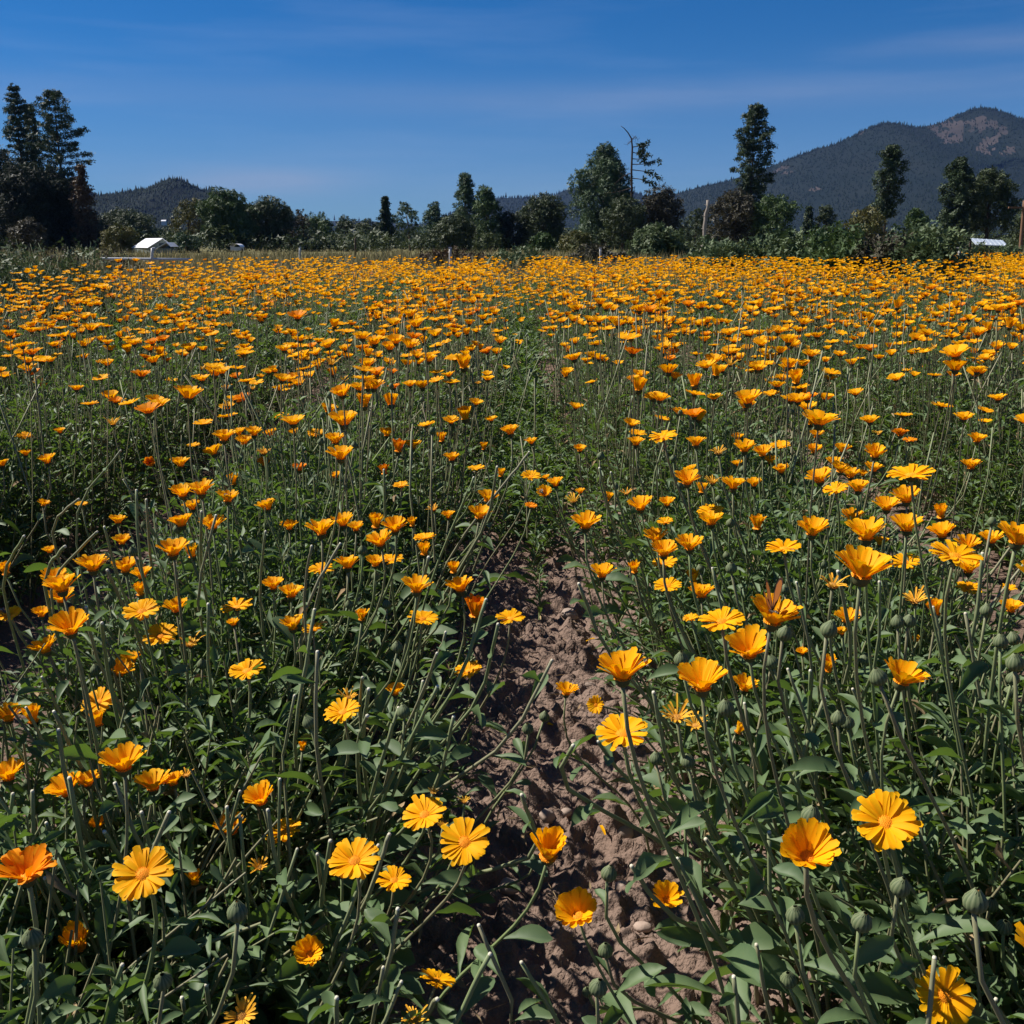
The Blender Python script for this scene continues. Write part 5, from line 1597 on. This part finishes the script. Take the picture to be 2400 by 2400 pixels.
# ------------------------------------------------------------------ weeds round the field and the meadow beyond
def weed_bush(label, px0, px1, top, D, mat, seed, n=60, leaf=.10, depth=1.6, name="weed_clump"):
    r = np.random.default_rng(seed)
    A, B = at_y(px0, top, D), at_y(px1, top, D)
    H = A[2] + .04
    c = np.array([(A[0] + B[0]) / 2, D, -.04]); W = (B[0] - A[0]) / 2
    root = empty(name, c)
    tag(root, label, "weeds", "weed clumps round the marigold field")
    st, lf = Acc(), Acc()
    for i in range(n):
        x = r.uniform(-1, 1); y = r.uniform(-1, 1) * depth / 2
        hh = H * (1 - .55 * abs(x) ** 2.5) * r.uniform(.55, 1.08)
        p0 = np.array([x * W * .85, y * .8, 0]); p1 = np.array([x * W + r.normal(0, .12), y + r.normal(0, .12), hh])
        P = limb(st, p0, p1, .006, .002, r, .12, 5, 3)
        k = int(34 * H / .9)
        t = r.uniform(.12, 1, k)
        q = p0 + (p1 - p0) * t[:, None] + r.normal(0, .09, (k, 3)) * (1.2 - .7 * t)[:, None]
        q[:, 2] = np.maximum(q[:, 2], .02)
        sprays(lf, q, unit(r.normal(0, 1, (k, 3))), leaf, r, 0, .3, vbias=r.uniform(.2, .8))
    st.build("stems", M_CROWN['weed'], root)
    lf.build("foliage", M_CROWN[mat], root, smooth=False)
weed_bush("broad grey-green weed clump at the left end of the field", 10, 238, 586, 10.6, 'weed', 401, 190, .046, 2.4)
weed_bush("darker taller weed clump cut off by the left edge", -160, 60, 574, 11.6, 'oak', 402, 130, .052, 2.0)
weed_bush("olive weeds behind the broad left clump", 90, 330, 586, 22.0, 'brown', 403, 80, .10, 2.0)
weed_bush("leafy weed bank right of the willow bush", 1612, 1760, 556, 22.0, 'weed', 404, 110, .11, 2.5)
weed_bush("tall leafy weeds in the middle of the right-hand bank", 1745, 1900, 548, 20.0, 'weed', 405, 120, .11, 2.5)
weed_bush("dark green weeds below the twin-topped tree", 1890, 2030, 540, 19.0, 'green', 406, 120, .11, 2.5)
weed_bush("weeds with brown seed heads below the yellow-flecked tree", 2010, 2130, 548, 18.0, 'brown', 407, 90, .10, 2.0)
weed_bush("highest weed clump, just left of the post by the shelter", 2100, 2235, 532, 17.0, 'weed', 408, 110, .10, 2.2)
weed_bush("wispy weeds in front of the metal-roofed shelter", 2240, 2420, 572, 33.0, 'weed', 409, 70, .12, 2.0)
weed_bush("low reddish weed strip in front of the middle trees", 960, 1150, 584, 36.0, 'rust', 410, 90, .13, 2.0)
weed_bush("low green weed strip right of the tall white post", 1130, 1300, 586, 35.0, 'weed', 411, 90, .13, 2.0)
weed_bush("tan weeds left of the willow bush", 1330, 1480, 578, 38.0, 'brown', 412, 90, .14, 2.0)

def meadow():
    r = np.random.default_rng(88)
    n = 32000
    y = 20.5 + 60 * r.random(n) ** 1.8
    x = r.uniform(-1, 1, n) * (.54 * y + 2)
    ok = ~((x > 6.2) & (y < 31))
    x, y = x[ok], y[ok]; n = len(x)
    x2 = np.concatenate([x, r.uniform(-11, -4.7, 5000)]); y2 = np.concatenate([y, r.uniform(9, 21, 5000)])
    n = len(x2)
    h = r.uniform(.30, .85, n) * (.65 + .7 * fbm(x2 * .25, y2 * .25, 3)); w = r.uniform(.010, .022, n) * np.clip(y2 / 22, .6, 2.5)
    a = r.uniform(0, 6.28, n); ln = r.normal(0, .25, (n, 2))
    pos = np.stack([x2, y2, np.full(n, -.04)], 1)
    T = np.array([(-1, 0, 0), (1, 0, 0), (.7, .4, .6), (-.5, .4, .6), (0, 1, 1)]); TF = np.array([(0, 1, 2), (0, 2, 3), (3, 2, 4)])
    X = np.stack([np.cos(a), np.sin(a), 0 * a], 1) * w[:, None]
    Y = np.stack([ln[:, 0] * h, ln[:, 1] * h, 0 * h], 1)
    Z = np.stack([0 * h, 0 * h, h], 1)
    V, F, R, _ = scatter(T, TF, pos, X, Y, Z, np.clip(r.normal(.45, .3, n) + .5 * (fbm(x2 * .12, y2 * .12, 2) - .5), 0, 1))
    m = material("meadow_grass", (0.150, 0.145, 0.055), (0.360, 0.290, 0.150), rough=0.8, spec=0.2, trans=0.15)
    o = mesh_obj("meadow_grass", V, F, m, var=R)
    tag(o, kind='stuff')
meadow()

# ------------------------------------------------------------------ the air between here and the hills
def haze():
    V, F = box(-5300, 5300, -400, 5300, -1.3, 390)
    m = bpy.data.materials.new("summer_haze")
    m.use_nodes = True
    N, L = m.node_tree.nodes, m.node_tree.links
    N.remove(N['Principled BSDF'])
    pv = N.new('ShaderNodeVolumePrincipled')
    pv.inputs['Color'].default_value = (0.22, 0.42, 1.0, 1)
    pv.inputs['Density'].default_value = 3.6e-5
    pv.inputs['Anisotropy'].default_value = 0.0
    L.new(pv.outputs[0], N['Material Output'].inputs['Volume'])
    o = mesh_obj("haze", V, F, m, smooth=False)
    tag(o, kind='stuff')
haze()
